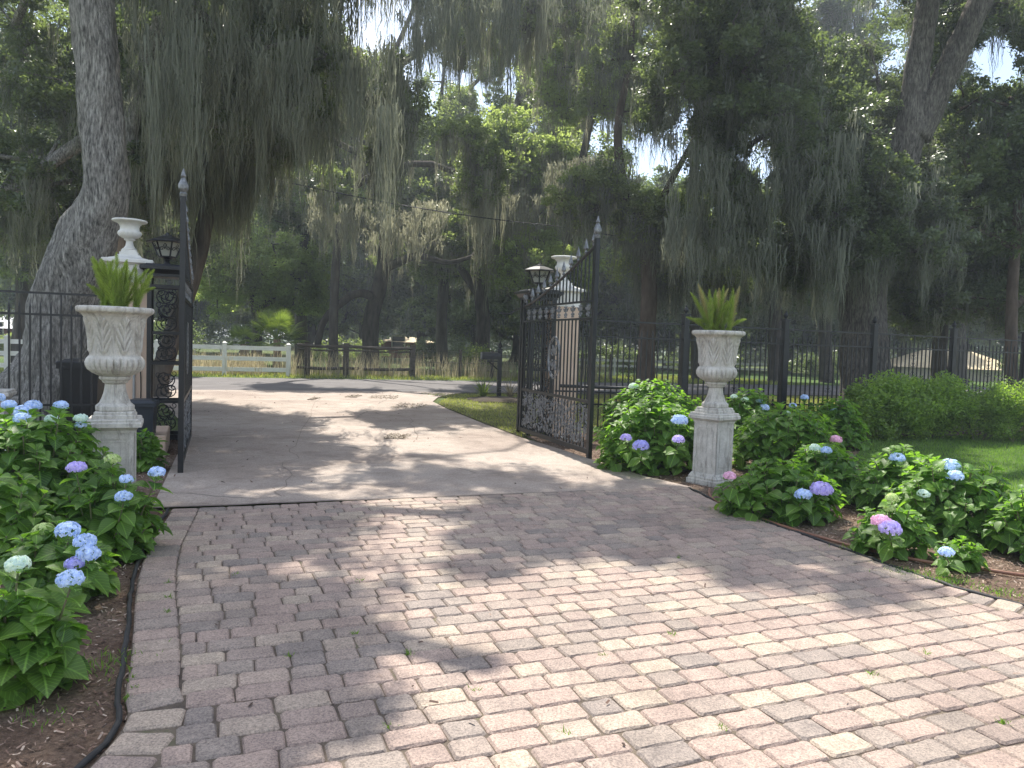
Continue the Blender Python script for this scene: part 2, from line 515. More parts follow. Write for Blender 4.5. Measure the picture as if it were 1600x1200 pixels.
def mat_chip():
    m, nt, b = new_mat('bark_chip')
    g = N(nt, 'ShaderNodeNewGeometry')
    c = ramp(nt, g.outputs['Random Per Island'], [(.0, (.045, .028, .02)), (.45, (.16, .095, .068)), (.8, (.29, .20, .15)), (1, (.48, .39, .31))])
    nt.links.new(c, b.inputs['Base Color'])
    b.inputs['Roughness'].default_value = .9
    return m
M['chip'] = mat_chip()
M['litter'] = mat_noise('dry_leaf_litter', [(.3, (.26, .21, .16)), (.7, (.42, .36, .29))], 30, .9, None)
M['crack'] = mat_noise('crack_dirt', [(.3, (.12, .095, .075)), (.7, (.22, .18, .15))], 30, .95, None)

# ------------------------------------------------------------------ ground and paving
def smooth_line(pts, n=8):
    pts = [Vector(p) for p in pts]
    out = []
    for i in range(len(pts) - 1):
        p0, p1, p2, p3 = pts[max(i - 1, 0)], pts[i], pts[i + 1], pts[min(i + 2, len(pts) - 1)]
        for k in range(n):
            t = k / n
            out.append(.5 * ((2 * p1) + (p2 - p0) * t + (2 * p0 - 5 * p1 + 4 * p2 - p3) * t * t + (3 * p1 - p0 - 3 * p2 + p3) * t ** 3))
    out.append(pts[-1])
    return out
def sheet(name, pts, z, mat, kind='structure', label=None, cat=None):
    bm = bmesh.new()
    vs = [bm.verts.new((p[0], p[1], z)) for p in pts]
    f = bm.faces.new(vs)
    f.normal_update()
    if f.normal.z < 0: f.normal_flip()
    bmesh.ops.triangulate(bm, faces=bm.faces[:])
    me = bpy.data.meshes.new(name)
    bm.to_mesh(me); bm.free()
    o = link_mesh(name, me, mat)
    return tag(o, label, cat, kind=kind)
def inpoly(x, y, poly):
    c = False
    j = len(poly) - 1
    for i in range(len(poly)):
        xi, yi, xj, yj = poly[i][0], poly[i][1], poly[j][0], poly[j][1]
        if (yi > y) != (yj > y) and x < (xj - xi) * (y - yi) / (yj - yi) + xi: c = not c
        j = i
    return c
def inpoly_np(X, Y, poly):
    c = np.zeros(len(X), bool)
    j = len(poly) - 1
    for i in range(len(poly)):
        xi, yi, xj, yj = poly[i][0], poly[i][1], poly[j][0], poly[j][1]
        if yi != yj:
            c ^= ((yi > Y) != (yj > Y)) & (X < (xj - xi) * (Y - yi) / (yj - yi) + xi)
        j = i
    return c

g_pts = [(-600, -60), (600, -60), (600, 900), (-600, 900)]
gbm = bmesh.new()
bmesh.ops.create_grid(gbm, x_segments=60, y_segments=60, size=1)
for v in gbm.verts:
    v.co = Vector((v.co.x * 600, 420 + v.co.y * 480, 0))
gme = bpy.data.meshes.new('ground'); gbm.to_mesh(gme); gbm.free()
tag(link_mesh('ground', gme, M['ground']), 'leaf strewn green ground reaching under the oaks', 'ground', kind='structure')

left_edge = smooth_line([(-1.55, -1.2, 0), (-1.62, .8, 0), G(148, 1200), G(196, 1085), G(208, 990), G(214, 920), G(232, 860), G(262, 812), G(268, 800)])
right_edge = smooth_line([G(1072, 765), G(1150, 803), G(1260, 843), G(1400, 893), G(1600, 953), (5.2, 3.4, 0), (7.5, 1.2, 0)])
top_l, top_r = G(240, 797), G(1076, 762)
# pavers region: left edge up, seam across, right edge down
pav_poly = [(p.x, p.y) for p in left_edge] + [(p.x, p.y) for p in right_edge] + [(7.5, -1.2)]
sheet('paver_bed', pav_poly, .0215, M['joint'], label='dark sand in the joints under the pavers', cat='path')
CDIR = R(21.5)
ce, cn = Vector((math.cos(CDIR), math.sin(CDIR), 0)), Vector((-math.sin(CDIR), math.cos(CDIR), 0))
def offset_line(line, d):
    out = []
    for i, p in enumerate(line):
        t = (line[min(i + 1, len(line) - 1)] - line[max(i - 1, 0)]).normalized()
        out.append(p + Vector((t.y, -t.x, 0)) * d)
    return out
BW = .225
li = offset_line(left_edge, BW)
ri_ = offset_line(right_edge, BW)
seam_l = G(262, 797); seam_r = G(1040, 765)
inner = [(p.x, p.y) for p in li] + [(p.x, p.y) for p in ri_] + [(7.2, -1.3)]
pv, pf = [], []
def add_paver(c, ax, ay, lx, ly, hz):
    """tumbled block with worn corners"""
    b = len(pv)
    g = .0035
    hx, hy = lx / 2 - g, ly / 2 - g
    k = .014
    cor = [(-hx + k, -hy), (0, -hy), (hx - k, -hy), (hx, -hy + k), (hx, hy - k), (hx - k, hy), (0, hy), (-hx + k, hy), (-hx, hy - k), (-hx, -hy + k)]
    jit = [(x + random.uniform(-.0035, .0035), y + random.uniform(-.0035, .0035)) for x, y in cor]
    tx, ty = random.gauss(0, .008), random.gauss(0, .008)
    for s_, z in ((1.0, .0), (1.0, hz - .010), (.0, hz)):
        for x, y in jit:
            if s_ == 0:
                q = .011 / max(.03, math.hypot(x, y))
                x, y = x * (1 - q), y * (1 - q)
            p = c + ax * x + ay * y
            pv.append((p.x, p.y, .009 + z + (x * tx + y * ty if z > 0 else 0)))
    n = len(cor)
    for r in range(2):
        for i in range(n):
            j = (i + 1) % n
            pf.append((b + r * n + i, b + r * n + j, b + (r + 1) * n + j, b + (r + 1) * n + i))
    pf.append(tuple(b + 2 * n + i for i in range(n)))
CH = .148
bounds_a = np.array([[Vector((x, y, 0)).dot(ce), Vector((x, y, 0)).dot(cn)] for x, y in inner])
k = int(bounds_a[:, 1].min() / CH) - 1
while k * CH < bounds_a[:, 1].max():
    nn = (k + .5) * CH
    k += 1
    xs = []
    for i in range(len(bounds_a)):
        a, b2 = bounds_a[i], bounds_a[(i + 1) % len(bounds_a)]
        if (a[1] > nn) != (b2[1] > nn):
            xs.append(a[0] + (b2[0] - a[0]) * (nn - a[1]) / (b2[1] - a[1]))
    xs.sort()
    for q in range(0, len(xs) - 1, 2):
        s0, s1 = xs[q], xs[q + 1]
        if s1 - s0 < .08: continue
        s = s0
        first = random.choice([.12, .16, .2, .24, .08])
        while s < s1 - .03:
            l = first if s == s0 else random.choice([.238, .238, .238, .168, .238, .168])
            if s1 - (s + l) < .06: l = s1 - s
            c = ce * (s + l / 2) + cn * (nn + random.gauss(0, .0025))
            if c.length < 14: add_paver(c, ce, cn, l, CH, .024 + random.uniform(-.003, .003))
            s += l
for line in (left_edge, right_edge):
    acc = [0]
    for i in range(1, len(line)): acc.append(acc[-1] + (line[i] - line[i - 1]).length)
    s = .08
    while s < acc[-1]:
        i = next(j for j in range(1, len(acc)) if acc[j] >= s)
        t = (line[i] - line[i - 1]).normalized()
        p = line[i - 1] + t * (s - acc[i - 1])
        nrm = Vector((t.y, -t.x, 0))
        add_paver(p + nrm * (BW / 2), nrm, t, BW, .158, .024 + random.uniform(-.002, .003))
        s += .159
pme = bpy.data.meshes.new('paved_drive')
pme.from_pydata(pv, [], pf)
pme.update()
tag(link_mesh('paved_drive', pme, M['paver']), 'drive of tumbled pink and grey block pavers', 'path', kind='structure')

# concrete apron, road
drive_l = [G(238, 797), G(262, 745), G(283, 700), G(292, 655), F(-5.6, 2), F(-6.2, 7), F(-9.4, 9.4), F(-12, 10.9)]
drive_r = [F(.2, 10.9), G(722, 614.5), G(684, 622), G(676, 629), G(700, 641), G(756, 664), G(815, 686), G(872, 703), G(925, 721), G(1000, 745), G(1080, 764)]
drive_pts = [(p[0], p[1]) for p in drive_l] + [(p[0], p[1]) for p in drive_r]
sheet('concrete_drive', drive_pts, .026, M['drive'], label='pale old concrete apron between the gate and the road', cat='path')
skirt = MB()
# dark joint lines of the slab
jb = MB()
def strip(mb, a, b, w, z):
    a, b = Vector(a), Vector(b)
    t = (b - a).normalized(); n = Vector((t.y, -t.x, 0)) * w / 2
    mb.add([(a + n).to_tuple()[:2] + (z,), (b + n).to_tuple()[:2] + (z,), (b - n).to_tuple()[:2] + (z,), (a - n).to_tuple()[:2] + (z,)], [(0, 1, 2, 3)])
def wob_strip(mb, a, b, w, z, k=10, amp=.03):
    a, b = Vector(a), Vector(b)
    pp = [a.lerp(b, i / k) + Vector((random.gauss(0, amp), random.gauss(0, amp), 0)) * (0 < i < k) for i in range(k + 1)]
    for i in range(k): strip(mb, pp[i], pp[i + 1], w, z)
wob_strip(jb, G(236, 798), G(1082, 765), .05, .0305, 24, .008)
wob_strip(jb, G(300, 641), G(640, 637), .014, .0305, 12, .01)
wob_strip(jb, G(505, 608), G(462, 700), .007, .0308, 12, .06)
wob_strip(jb, G(462, 700), G(440, 780), .008, .0308, 12, .05)
wob_strip(jb, G(300, 688), G(810, 686), .012, .0305, 16, .01)
wob_strip(jb, G(640, 655), G(650, 690), .01, .0308, 6, .05)
tag(jb.build('drive_joint', M['crack']), 'dark cracks and open joints across the concrete apron', 'path', kind='structure')
sheet('road', [F(-120, 10.6), F(160, 10.6), F(160, 17.9), F(-120, 17.9)], .022, M['asphalt'], label='grey country road running past the gate', cat='road')

# beds and lawn
bedL = [p for p in left_edge] + [G(238, 797), G(262, 745), G(283, 700), G(292, 655), F(-5.3, .2), F(-12, .2), (-12, 6, 0), (-8, -1.2, 0)]
sheet('left_flower_bed', [(p[0], p[1]) for p in bedL], .005, M['mulch'], label='mulched flower bed left of the paved drive', cat='flower bed')
bedR_in = [p for p in right_edge][::-1] + [G(1076, 762), G(925, 721), G(872, 703), G(818, 682), F(3, .6), G(1300, 664), G(1335, 690), G(1345, 705), G(1330, 720), G(1400, 760), G(1545, 812), G(1620, 850), G(1750, 910)]
sheet('right_flower_bed', [(p[0], p[1]) for p in bedR_in], .005, M['mulch'], label='mulched flower bed right of the paved drive', cat='flower bed')
bedF = [G(1300, 664), G(1335, 690), G(1420, 683), G(1600, 680), G(1850, 700), F(14, 0), F(6, 1.0)]
sheet('fence_bed', [(p[0], p[1]) for p in bedF], .0095, M['mulch'], label='strip of mulch under the fence shrubs', cat='flower bed')
lawn_poly = [G(1335, 690), G(1345, 705), G(1330, 720), G(1400, 760), G(1545, 812), G(1620, 850), G(1750, 910), (16, 4, 0), (16, 14, 0), G(1850, 700), G(1600, 680), G(1420, 683)]
lawn_poly = [(p[0], p[1]) for p in lawn_poly]
sheet('lawn', lawn_poly, .013, M['lawn'], label='shaded green lawn behind the right flower bed', cat='lawn')
verge = [(p[0], p[1]) for p in [G(815, 684), G(756, 662), G(700, 639), G(684, 631), G(700, 622), F(.6, 10.4), F(40, 10.4), F(40, 3), F(2, .8)]]
sheet('road_verge', verge, .017, M['verge'], label='sunlit grass verge between the concrete drive and the road', cat='verge')
far_verge = [(p[0], p[1]) for p in [F(-60, 18), F(70, 18), F(70, 34), F(-60, 34)]]
sheet('far_verge', far_verge, .014, M['lawn'], label='grass verge and pasture across the road', cat='verge')

# grass blades
def blades(name, label, X, Y, h, w, mat, lean=.35, cat='grass', z=0):
    n = len(X)
    a = rng.uniform(0, 2 * math.pi, n)
    H = h * rng.uniform(.5, 1.3, n)
    dx, dy = np.cos(a) * w / 2, np.sin(a) * w / 2
    la = rng.uniform(0, 2 * math.pi, n)
    lx, ly = np.cos(la) * H * lean * rng.uniform(0, 1.4, n), np.sin(la) * H * lean * rng.uniform(0, 1.4, n)
    V = np.zeros((n, 5, 3))
    V[:, 0] = np.stack([X - dx, Y - dy, np.full(n, z)], 1)
    V[:, 1] = np.stack([X + dx, Y + dy, np.full(n, z)], 1)
    V[:, 2] = np.stack([X + dx * .8 + lx * .35, Y + dy * .8 + ly * .35, z + H * .55], 1)
    V[:, 3] = np.stack([X - dx * .8 + lx * .35, Y - dy * .8 + ly * .35, z + H * .55], 1)
    V[:, 4] = np.stack([X + lx, Y + ly, z + H], 1)
    idx = np.arange(n)[:, None] * 5
    o = np_mesh(name, V.reshape(-1, 3), [idx + np.array([[0, 1, 2, 3]]), idx + np.array([[3, 2, 4]])], mat)
    return tag(o, label, cat, kind='stuff')
def scatter(poly, n, keep=None):
    xs = [p[0] for p in poly]; ys = [p[1] for p in poly]
    X = rng.uniform(min(xs), max(xs), n); Y = rng.uniform(min(ys), max(ys), n)
    k = inpoly_np(X, Y, poly)
    X, Y = X[k], Y[k]
    if keep is not None:
        k = keep(X, Y); X, Y = X[k], Y[k]
    return X, Y
infr = lambda X, Y: (np.abs(X) < Y * .75 + .5) & (Y > 1)
X, Y = scatter(lawn_poly, 130000, infr)
blades('grass', 'short blades of the shaded lawn beside the right bed', X, Y, .05, .006, M['grass'], .6, z=.012)
X, Y = scatter(verge, 420000, lambda X, Y: infr(X, Y) & (Y < 24 + .4 * X) & (X < 12))
blades('grass', 'grass on the verge between drive and mailbox', X, Y, .05, .010, M['grass_tan'], .6, z=.016)
X, Y = scatter([(p[0], p[1]) for p in [F(-22, 18.0), F(24, 18.0), F(24, 26), F(-22, 26)]], 90000, infr)
blades('grass', 'rough grass along the far side of the road', X, Y, .13, .022, M['grass_tan'], .6, z=.012)
# tall dry weeds against the wire fence across the road
X, Y = scatter([(p[0], p[1]) for p in [F(-4.6, 19.3), F(13, 19.6), F(13, 22.5), F(-4.6, 22.5)]], 22000, lambda X, Y: rng.uniform(0, 1, len(X)) < .30 + .55 * np.sin(X * 3.1) * np.sin(Y * 2.3 + X))
blades('dry_weeds', 'tall straw coloured weeds along the wire fence across the road', X, Y, 1.0, .022, M['dry'], .28, 'weeds', z=.0)
X, Y = scatter([(p[0], p[1]) for p in [F(-8, 19.9), F(-3, 19.9), F(-3, 22), F(-8, 22)]], 4500)
blades('dry_weeds', 'low dry weeds behind the dark plank fence', X, Y, 0.8, .02, M['dry'], .3, 'weeds', z=.0)
# weeds in the paver joints
wx, wy = [], []
for px, py in ((265, 918), (262, 942), (370, 905), (563, 915), (553, 999), (1060, 878), (740, 1090), (452, 1033), (608, 1147), (1050, 1000), (640, 1030), (885, 1157), (1128, 1150), (1360, 1062), (206, 1070), (212, 1085), (200, 1100), (940, 1035), (1445, 1030), (262, 965), (1565, 1140)):
    g = G(px, py)
    m_ = random.randint(10, 22)
    wx += list(g.x + rng.normal(0, .012, m_)); wy += list(g.y + rng.normal(0, .010, m_))
for px, py, m_ in ((185, 1035, 50), (165, 1045, 60), (120, 1065, 40), (60, 1130, 40), (1110, 800, 40), (1195, 818, 150), (1420, 900, 160), (1480, 912, 220), (1560, 930, 120), (1330, 862, 60)):
    g = G(px, py)
    wx += list(g.x + rng.normal(0, .09, m_)); wy += list(g.y + rng.normal(0, .07, m_))
blades('weeds', 'tiny green weeds in the paver joints and bed edges', np.array(wx), np.array(wy), .03, .006, M['grass'], .9, 'weeds', z=.02)

# bark chips and leaf litter
def chips(name, label, poly, n, s=(.017, .006), keep=infr, cat='mulch', zz=.012, mat=None):
    X, Y = scatter(poly, n, keep)
    n = len(X)
    t = np.array([[-.5, -.5, 0], [.5, -.5, 0], [.6, .1, .04], [.45, .5, 0], [-.5, .45, .05]]) 
    tf = [np.array([[0, 1, 2, 3, 4]])]
    nn = norm(np.stack([rng.normal(0, .35, n), rng.normal(0, .35, n), np.ones(n)], 1))
    Mx = frames(norm(np.cross(nn, rng.normal(size=(n, 3)))), nn)
    S = np.stack([s[0] * rng.uniform(.5, 2.0, n), s[1] * rng.uniform(.6, 1.6, n), np.full(n, .03)], 1)
    V, FF = instance(t, tf, Mx, np.stack([X, Y, zz + rng.uniform(0, .012, n)], 1), S)
    return tag(np_mesh(name, V, FF, mat or M['chip']), label, cat, kind='stuff')
near = lambda X, Y: infr(X, Y) & (Y < 13)
bl = [(p[0], p[1]) for p in bedL]
chips('bark_mulch', 'brown bark chips and dead leaves over the left bed', bl, 150000, keep=near)
chips('bark_mulch', 'brown bark chips and dead leaves over the right bed', [(p[0], p[1]) for p in bedR_in], 150000, keep=near)
chips('leaf_litter', 'scattered dry oak leaves on the concrete apron', drive_pts, 450, (.03, .014), keep=infr, cat='leaves', zz=.028)
chips('leaf_litter', 'few fallen leaves and twigs lying on the pavers', pav_poly, 220, (.022, .008), keep=infr, cat='leaves', zz=.036)
litter = []
for px, py, rx, ry in ((600, 622, 28, 2), (552, 621, 14, 1.5), (640, 636, 30, 3), (620, 685, 22, 3), (490, 625, 10, 1.5)):
    a, b = G(px - rx, py + ry), G(px + rx, py - ry)
    litter.append([(a.x, a.y), (b.x, a.y), (b.x, b.y), (a.x, b.y)])
for i, (po, lb) in enumerate(zip(litter, ('long low drift of dead leaves nearest the road', 'short drift of dead leaves left of the long one', 'drift of leaves in the dip of the apron', 'tangled drift of twigs in mid apron', 'smallest leaf drift toward the left side'))):
    chips('leaf_drift', lb, po, 320, (.05, .012), cat='leaves', zz=.03, mat=M['litter'])

# black edging strips and the hose
def edging(name, label, line, off=-.03):
    mb = MB()
    l2 = offset_line(line, off)
    l2 = [p + Vector((random.gauss(0, .004), random.gauss(0, .004), .02 + random.uniform(-.004, .012))) for p in l2]
    mb.tube(l2, [.013] * len(l2), 7)
    o = mb.build(name, M['edging'], smooth=True)
    return tag(o, label, 'edging')
edging('plastic_edging', 'black edging along the left bed and pavers', left_edge)
edging('plastic_edging', 'black edging along the right bed and pavers', right_edge)
hp = smooth_line([G(1108, 768), G(1112, 782), G(1150, 801), G(1220, 826), G(1300, 850), G(1370, 868), G(1450, 884), G(1520, 893), G(1600, 905), G(1700, 915)], 8)
hb = MB()
hb.tube([p + Vector((0, 0, .03)) for p in hp], .0135, 8)
tag(hb.build('garden_hose', M['hose'], smooth=True), 'brown garden hose trailing along the right bed edge', 'hose')

# ------------------------------------------------------------------ cast stone urns on pedestals
def urn_prof():
    return [(.0, .0), (.165, .0), (.17, .012), (.17, .045), (.158, .055), (.135, .075), (.118, .11), (.10, .16), (.09, .21), (.088, .245), (.108, .255), (.118, .275), (.135, .285), (.142, .30), (.135, .315),
            (.16, .325), (.20, .345), (.235, .375), (.252, .41), (.255, .44), (.248, .47), (.232, .492), (.222, .50), (.219, .52), (.219, .58), (.221, .64), (.227, .70), (.238, .76), (.254, .81), (.275, .85), (.300, .875),
            (.322, .885), (.334, .896), (.338, .915), (.334, .932), (.322, .94), (.30, .938), (.285, .925), (.275, .90), (.0, .895)]
def densify(prof, d):
    out = [prof[0]]
    for a, b in zip(prof, prof[1:]):
        k = max(1, int(math.hypot(b[0] - a[0], b[1] - a[1]) / d))
        for i in range(1, k + 1):
            t = i / k
            out.append((a[0] + (b[0] - a[0]) * t, a[1] + (b[1] - a[1]) * t))
    return out
def urn_relief(r, z, a):
    if r < .01: return r
    if .33 < z < .495:                      # gadroons round the bowl
        w = math.sin((z - .33) / .165 * math.pi)
        return r + .026 * w * (abs(math.cos(a * 13)) ** .7 - .7)
    if .51 < z < .86:                       # upright acanthus leaves
        n = 8
        u = ((a * n / (2 * math.pi)) % 1) - .5
        t = (z - .51) / .35
        half = .40 * math.sin(math.pi * min(1, t * .9 + .12)) ** .6
        rib = .015 * math.exp(-(u / .035) ** 2)
        leaf = 0
        if abs(u) < half:
            leaf = .014 * (1 - (abs(u) / half) ** 3) + .015 * math.cos((t * 8 - abs(u) * 9) * 2 * math.pi * .5) * (abs(u) / half) ** .6
        v = (((a * n / (2 * math.pi)) + .5) % 1) - .5
        leaf2 = .010 * math.exp(-(v / .05) ** 2) * (1 if t < .75 else 0) + (.008 * math.exp(-((v) / .14) ** 2) * max(0, t - .6) * 2.5)
        fade = min(1, t * 10, (1 - t) * 8)
        return r + (max(leaf, leaf2 * .8) + rib) * fade
    if .08 < z < .24: return r + .004 * (abs(math.cos(a * 12)) - .5)
    if .895 < z < .935 and r > .3: return r + .0025 * math.sin(a * 31)
    return r
def add_pedestal(root, mat):
    mb = MB()
    mb.cbox((0, 0, .035), (.44, .44, .07), .008)
    mb.cbox((0, 0, .0875), (.41, .41, .035), .01)
    # sloping moulding
    mb.box((0, 0, .125), (.39, .39, .04), taper=.88)
    mb.build('plinth', mat, root)
    b = MB()
    h0, h1, s = .145, .755, .335
    b.box((0, 0, (h0 + h1) / 2), (s - .014, s - .014, h1 - h0))
    for k in range(4):                       # raised frame with clipped corners round a sunk panel
        rot = Matrix.Rotation(k * math.pi / 2, 3, 'Z')
        y = -s / 2 + .004
        def bx(x, z, w, h, ang=0):
            m_ = rot @ Matrix.Rotation(ang, 3, 'Y')
            b.box(rot @ Vector((x, y, z)), (w, .008 if ang == 0 else .0065, h), m_)
        bx(-s / 2 + .023, (h0 + h1) / 2, .046, h1 - h0)
        bx(s / 2 - .023, (h0 + h1) / 2, .046, h1 - h0)
        bx(0, h0 + .03, s - .092, .06)
        bx(0, h1 - .03, s - .092, .06)
        for sx in (-1, 1):
            for zz in (h0 + .07, h1 - .07):
                bx(sx * (s / 2 - .055), zz, .05, .022, (1 if (sx > 0) == (zz > .4) else -1) * R(45))
        # thin inner moulding
        for x in (-.1, .1):
            b.box(rot @ Vector((x, -s / 2 + .0055, .45)), (.006, .006, .44), rot)
        for z in (.228, .672):
            b.box(rot @ Vector((0, -s / 2 + .0055, z)), (.194, .006, .006), rot)
    b.build('shaft', mat, root)
    c = MB()
    c.box((0, 0, .765), (.35, .35, .02))
    c.box((0, 0, .79), (.41, .41, .03), Matrix.Rotation(math.pi, 3, 'X'), taper=.87)
    c.cbox((0, 0, .828), (.45, .45, .046), .012)
    c.cbox((0, 0, .863), (.425, .425, .024), .008)
    c.build('cap', mat, root)
def stone_pedestal(loc, rz, label):
    r = empty('stone_pedestal', label, 'pedestal', loc, rz, 'cast stone pedestals flanking the drive')
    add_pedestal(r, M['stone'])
    return r
def stone_urn(loc, rz, label):
    r = empty('stone_urn', label, 'urn', loc, rz, 'cast stone urns on pedestals')
    r.scale = (.93, .93, .985)
    b = MB()
    b.cbox((0, 0, .018), (.37, .37, .036), .008)
    b.cbox((0, 0, .05), (.345, .345, .028), .01)
    b.build('base', M['stone'], r)
    u = MB()
    pr = [p for p in densify(urn_prof(), .007)]
    u.lathe(pr, (0, 0, .0645), 336, urn_relief)
    u.build('bowl', M['stone'], r, smooth=True)
    s = MB()
    s.lathe([(0.0, .0), (.28, .0), (.26, .018), (.15, .03), (.0, .035)], (0, 0, .962), 24)
    s.build('soil', M['soil'], r)
    return r
def foxtail(loc, label, specs, tan):
    """upright plumes of an asparagus fern; specs: (azimuth, lean, length)"""
    r = empty('foxtail_fern', label, 'plant', loc)
    green, dry = [], []
    for j, (az, lean, L) in enumerate(specs):
        t = np.linspace(0, 1, 90)
        th = lean * (.55 + .6 * t)
        d = np.array([math.cos(az), math.sin(az)])
        rad = L * np.sin(th) * t
        bx, by = random.uniform(-.12, .12) + d[0] * .04, random.uniform(-.12, .12) + d[1] * .04
        pos = np.stack([d[0] * rad + bx, d[1] * rad + by, L * np.cos(th) * t], 1)
        tang = norm(np.gradient(pos, axis=0))
        k = 11
        pos = np.repeat(pos, k, 0); tg = np.repeat(tang, k, 0); tt = np.repeat(t, k)
        side = norm(np.cross(tg, rng.normal(size=tg.shape)))
        dr = norm(side + tg * 1.5)
        ln = (.066 * np.sin(np.pi * np.clip(tt * .88 + .1, 0, 1)) ** .8 + .006) * (L / .4) ** .5
        tv = np.array([[-.5, 0, 0], [.5, 0, 0], [0, 1, 0]])
        V, FF = instance(tv, [np.array([[0, 1, 2]])], frames(dr, rng.normal(size=dr.shape)), pos, np.stack([np.full(len(ln), .0028), ln, ln], 1))
        (dry if j in tan else green).append((V, FF))
    if green:
        V, FF = join(green); np_mesh('frond', V, FF, M['fern'], r)
    if dry:
        V, FF = join(dry); np_mesh('dry_frond', V, FF, M['fern_tan'], r)
    return r
pl = G(179, 797); prr = G(1113, 757)
PL = Vector((pl.x, pl.y, -.03)); PR = Vector((prr.x, prr.y + .05, 0))
stone_pedestal(PL, R(24), 'square cast stone pedestal rising out of hydrangeas, left of the drive')
stone_urn(PL + Vector((0, 0, .876)), R(24), 'stained stone urn with upright green fern, left side of the gate')
stone_pedestal(PR, R(40), 'square cast stone pedestal standing at the corner of the pavers, right of the gate')
ur = stone_urn(PR + Vector((0, 0, .876)), R(40), 'pale stone urn holding a fern with tan plumes, right of the gate')
sp = [(random.uniform(0, 6.28), random.uniform(.04, .42), random.uniform(.40, .54)) for _ in range(25)] + [(0.2, .75, .40), (3.1, .6, .34)]
foxtail(PL + Vector((0, 0, 1.80)), 'bushy bright green foxtail fern in the left stone urn', sp, ())
sp = [(random.uniform(0, 6.28), random.uniform(.02, .40), random.uniform(.44, .64)) for _ in range(22)] + [(3.3, .95, .42), (3.0, .8, .36), (.1, .8, .36), (.5, .7, .42)]
foxtail(PR + Vector((0, 0, 1.80)), 'sparser foxtail fern with tan plumes in the right stone urn', sp, (1, 4, 6, 9, 11, 14, 17))

# ------------------------------------------------------------------ stucco pillars
def pillar(loc, side, label, h=2.33, s=.56):
    """local x runs along the wall line, away from the gate for side=+1"""
    r = empty('gate_pillar', label, 'pillar', loc, R(22), 'stucco pillars at the gate')
    b = MB()
    b.box((0, 0, h / 2), (s, s, h))
    b.build('shaft', M['peach'], r)
    c = MB()
    c.cbox((0, 0, h + .125), (s + .03, s + .03, .25), .008)
    c.box((0, 0, h + .265), (s + .10, s + .10, .03), Matrix.Rotation(math.pi, 3, 'X'), taper=.9)
    c.cbox((0, 0, h + .305), (s + .17, s + .17, .05), .01)
    prof = [(.36, 0), (.36, .012), (.27, .03), (.225, .05), (.21, .07), (.0, .07)]
    c.lathe(prof, (0, 0, h + .33), 4, rot=math.pi / 4)
    c.build('cap', M['white'], r)
    return r
def white_urn(loc, label):
    r = empty('pillar_urn', label, 'urn', loc, R(22), 'white urns on top of the pillars')
    b = MB()
    b.cbox((0, 0, .025), (.25, .25, .05), .006)
    b.cbox((0, 0, .07), (.21, .21, .04), .01)
    b.build('base', M['white'], r)
    pr = [(.0, 0), (.10, .0), (.10, .02), (.075, .04), (.055, .08), (.048, .13), (.05, .16), (.075, .17), (.075, .185), (.06, .19), (.10, .205), (.14, .235), (.158, .275), (.155, .31), (.135, .33), (.128, .35), (.128, .39), (.138, .42), (.165, .45), (.205, .468), (.228, .476), (.236, .49), (.234, .505), (.222, .512), (.19, .508), (.16, .48), (.0, .47)]
    u = MB()
    u.lathe(densify(pr, .012), (0, 0, .09), 128, lambda r_, z, a: r_ + (.008 * math.sin((z - .19) / .13 * math.pi) * (abs(math.cos(a * 10)) - .5) if .19 < z < .32 else 0))
    u.build('bowl', M['white'], r, smooth=True)
    r.scale = (1, 1, .86)
    return r
LH = Vector((-4.82, 11.3, 0))                     # hinge of the left leaf
def FL(t, n=0, z=0): return LH - EU * t + EN * n + Vector((0, 0, z))
pL, pR_ = FL(.84, .15), F(.80, .10)
pillar(pL, -1, 'peach stucco pillar with white cap, left of the open gate', s=.50)
pillar(pR_, 1, 'peach stucco pillar seen through the bars of the right gate leaf', s=.46)
white_urn(pL + Vector((0, 0, 2.73)), 'white painted urn on the left pillar')
white_urn(pR_ + Vector((0, 0, 2.73)), 'white painted urn on the pillar behind the right gate')
# plinth kerb, socket box, conduit, cable on the left pillar
kb = MB()
kb.cbox((0, 0, .14), (.62, 1.15, .28), .012)
ko = kb.build('plinth_block', M['peach']); ko.location = FL(.57, -.9); ko.rotation_euler = (0, 0, R(22))
tag(ko, 'low peach stucco block jutting out at the foot of the left iron column', 'kerb')
eb = MB()
eb.cbox((0, 0, 0), (.085, .06, .17), .008)
eo = eb.build('control_box', M['grey']); eo.location = FL(.67, -.14, 2.44); eo.rotation_euler = (0, 0, R(22))
tag(eo, 'small grey control box high on the left pillar', 'box')
cb = MB()
q0 = FL(.70, -.30)
def onp(t, z, n=-.11): return FL(t, n, z)
cb.tube(smooth_line([onp(.67, 2.36, -.12), onp(.66, 2.2), onp(.69, 2.0), onp(.65, 1.7), onp(.67, 1.3), onp(.66, .8), onp(.67, .3)]), .007, 6)
tag(cb.build('cable', M['cable']), 'thin black cable hanging down the left pillar from the grey box', 'cable')
cd = MB()
cd.tube([onp(.75, .05, -.12), onp(.75, 1.42, -.12)], .018, 10)
cd.box(onp(.75, 1.48, -.125), (.06, .04, .14), Matrix.Rotation(R(22), 3, 'Z'))
tag(cd.build('conduit', M['grey'], smooth=False), 'grey conduit pipe with outlet running up the left pillar', 'pipe')

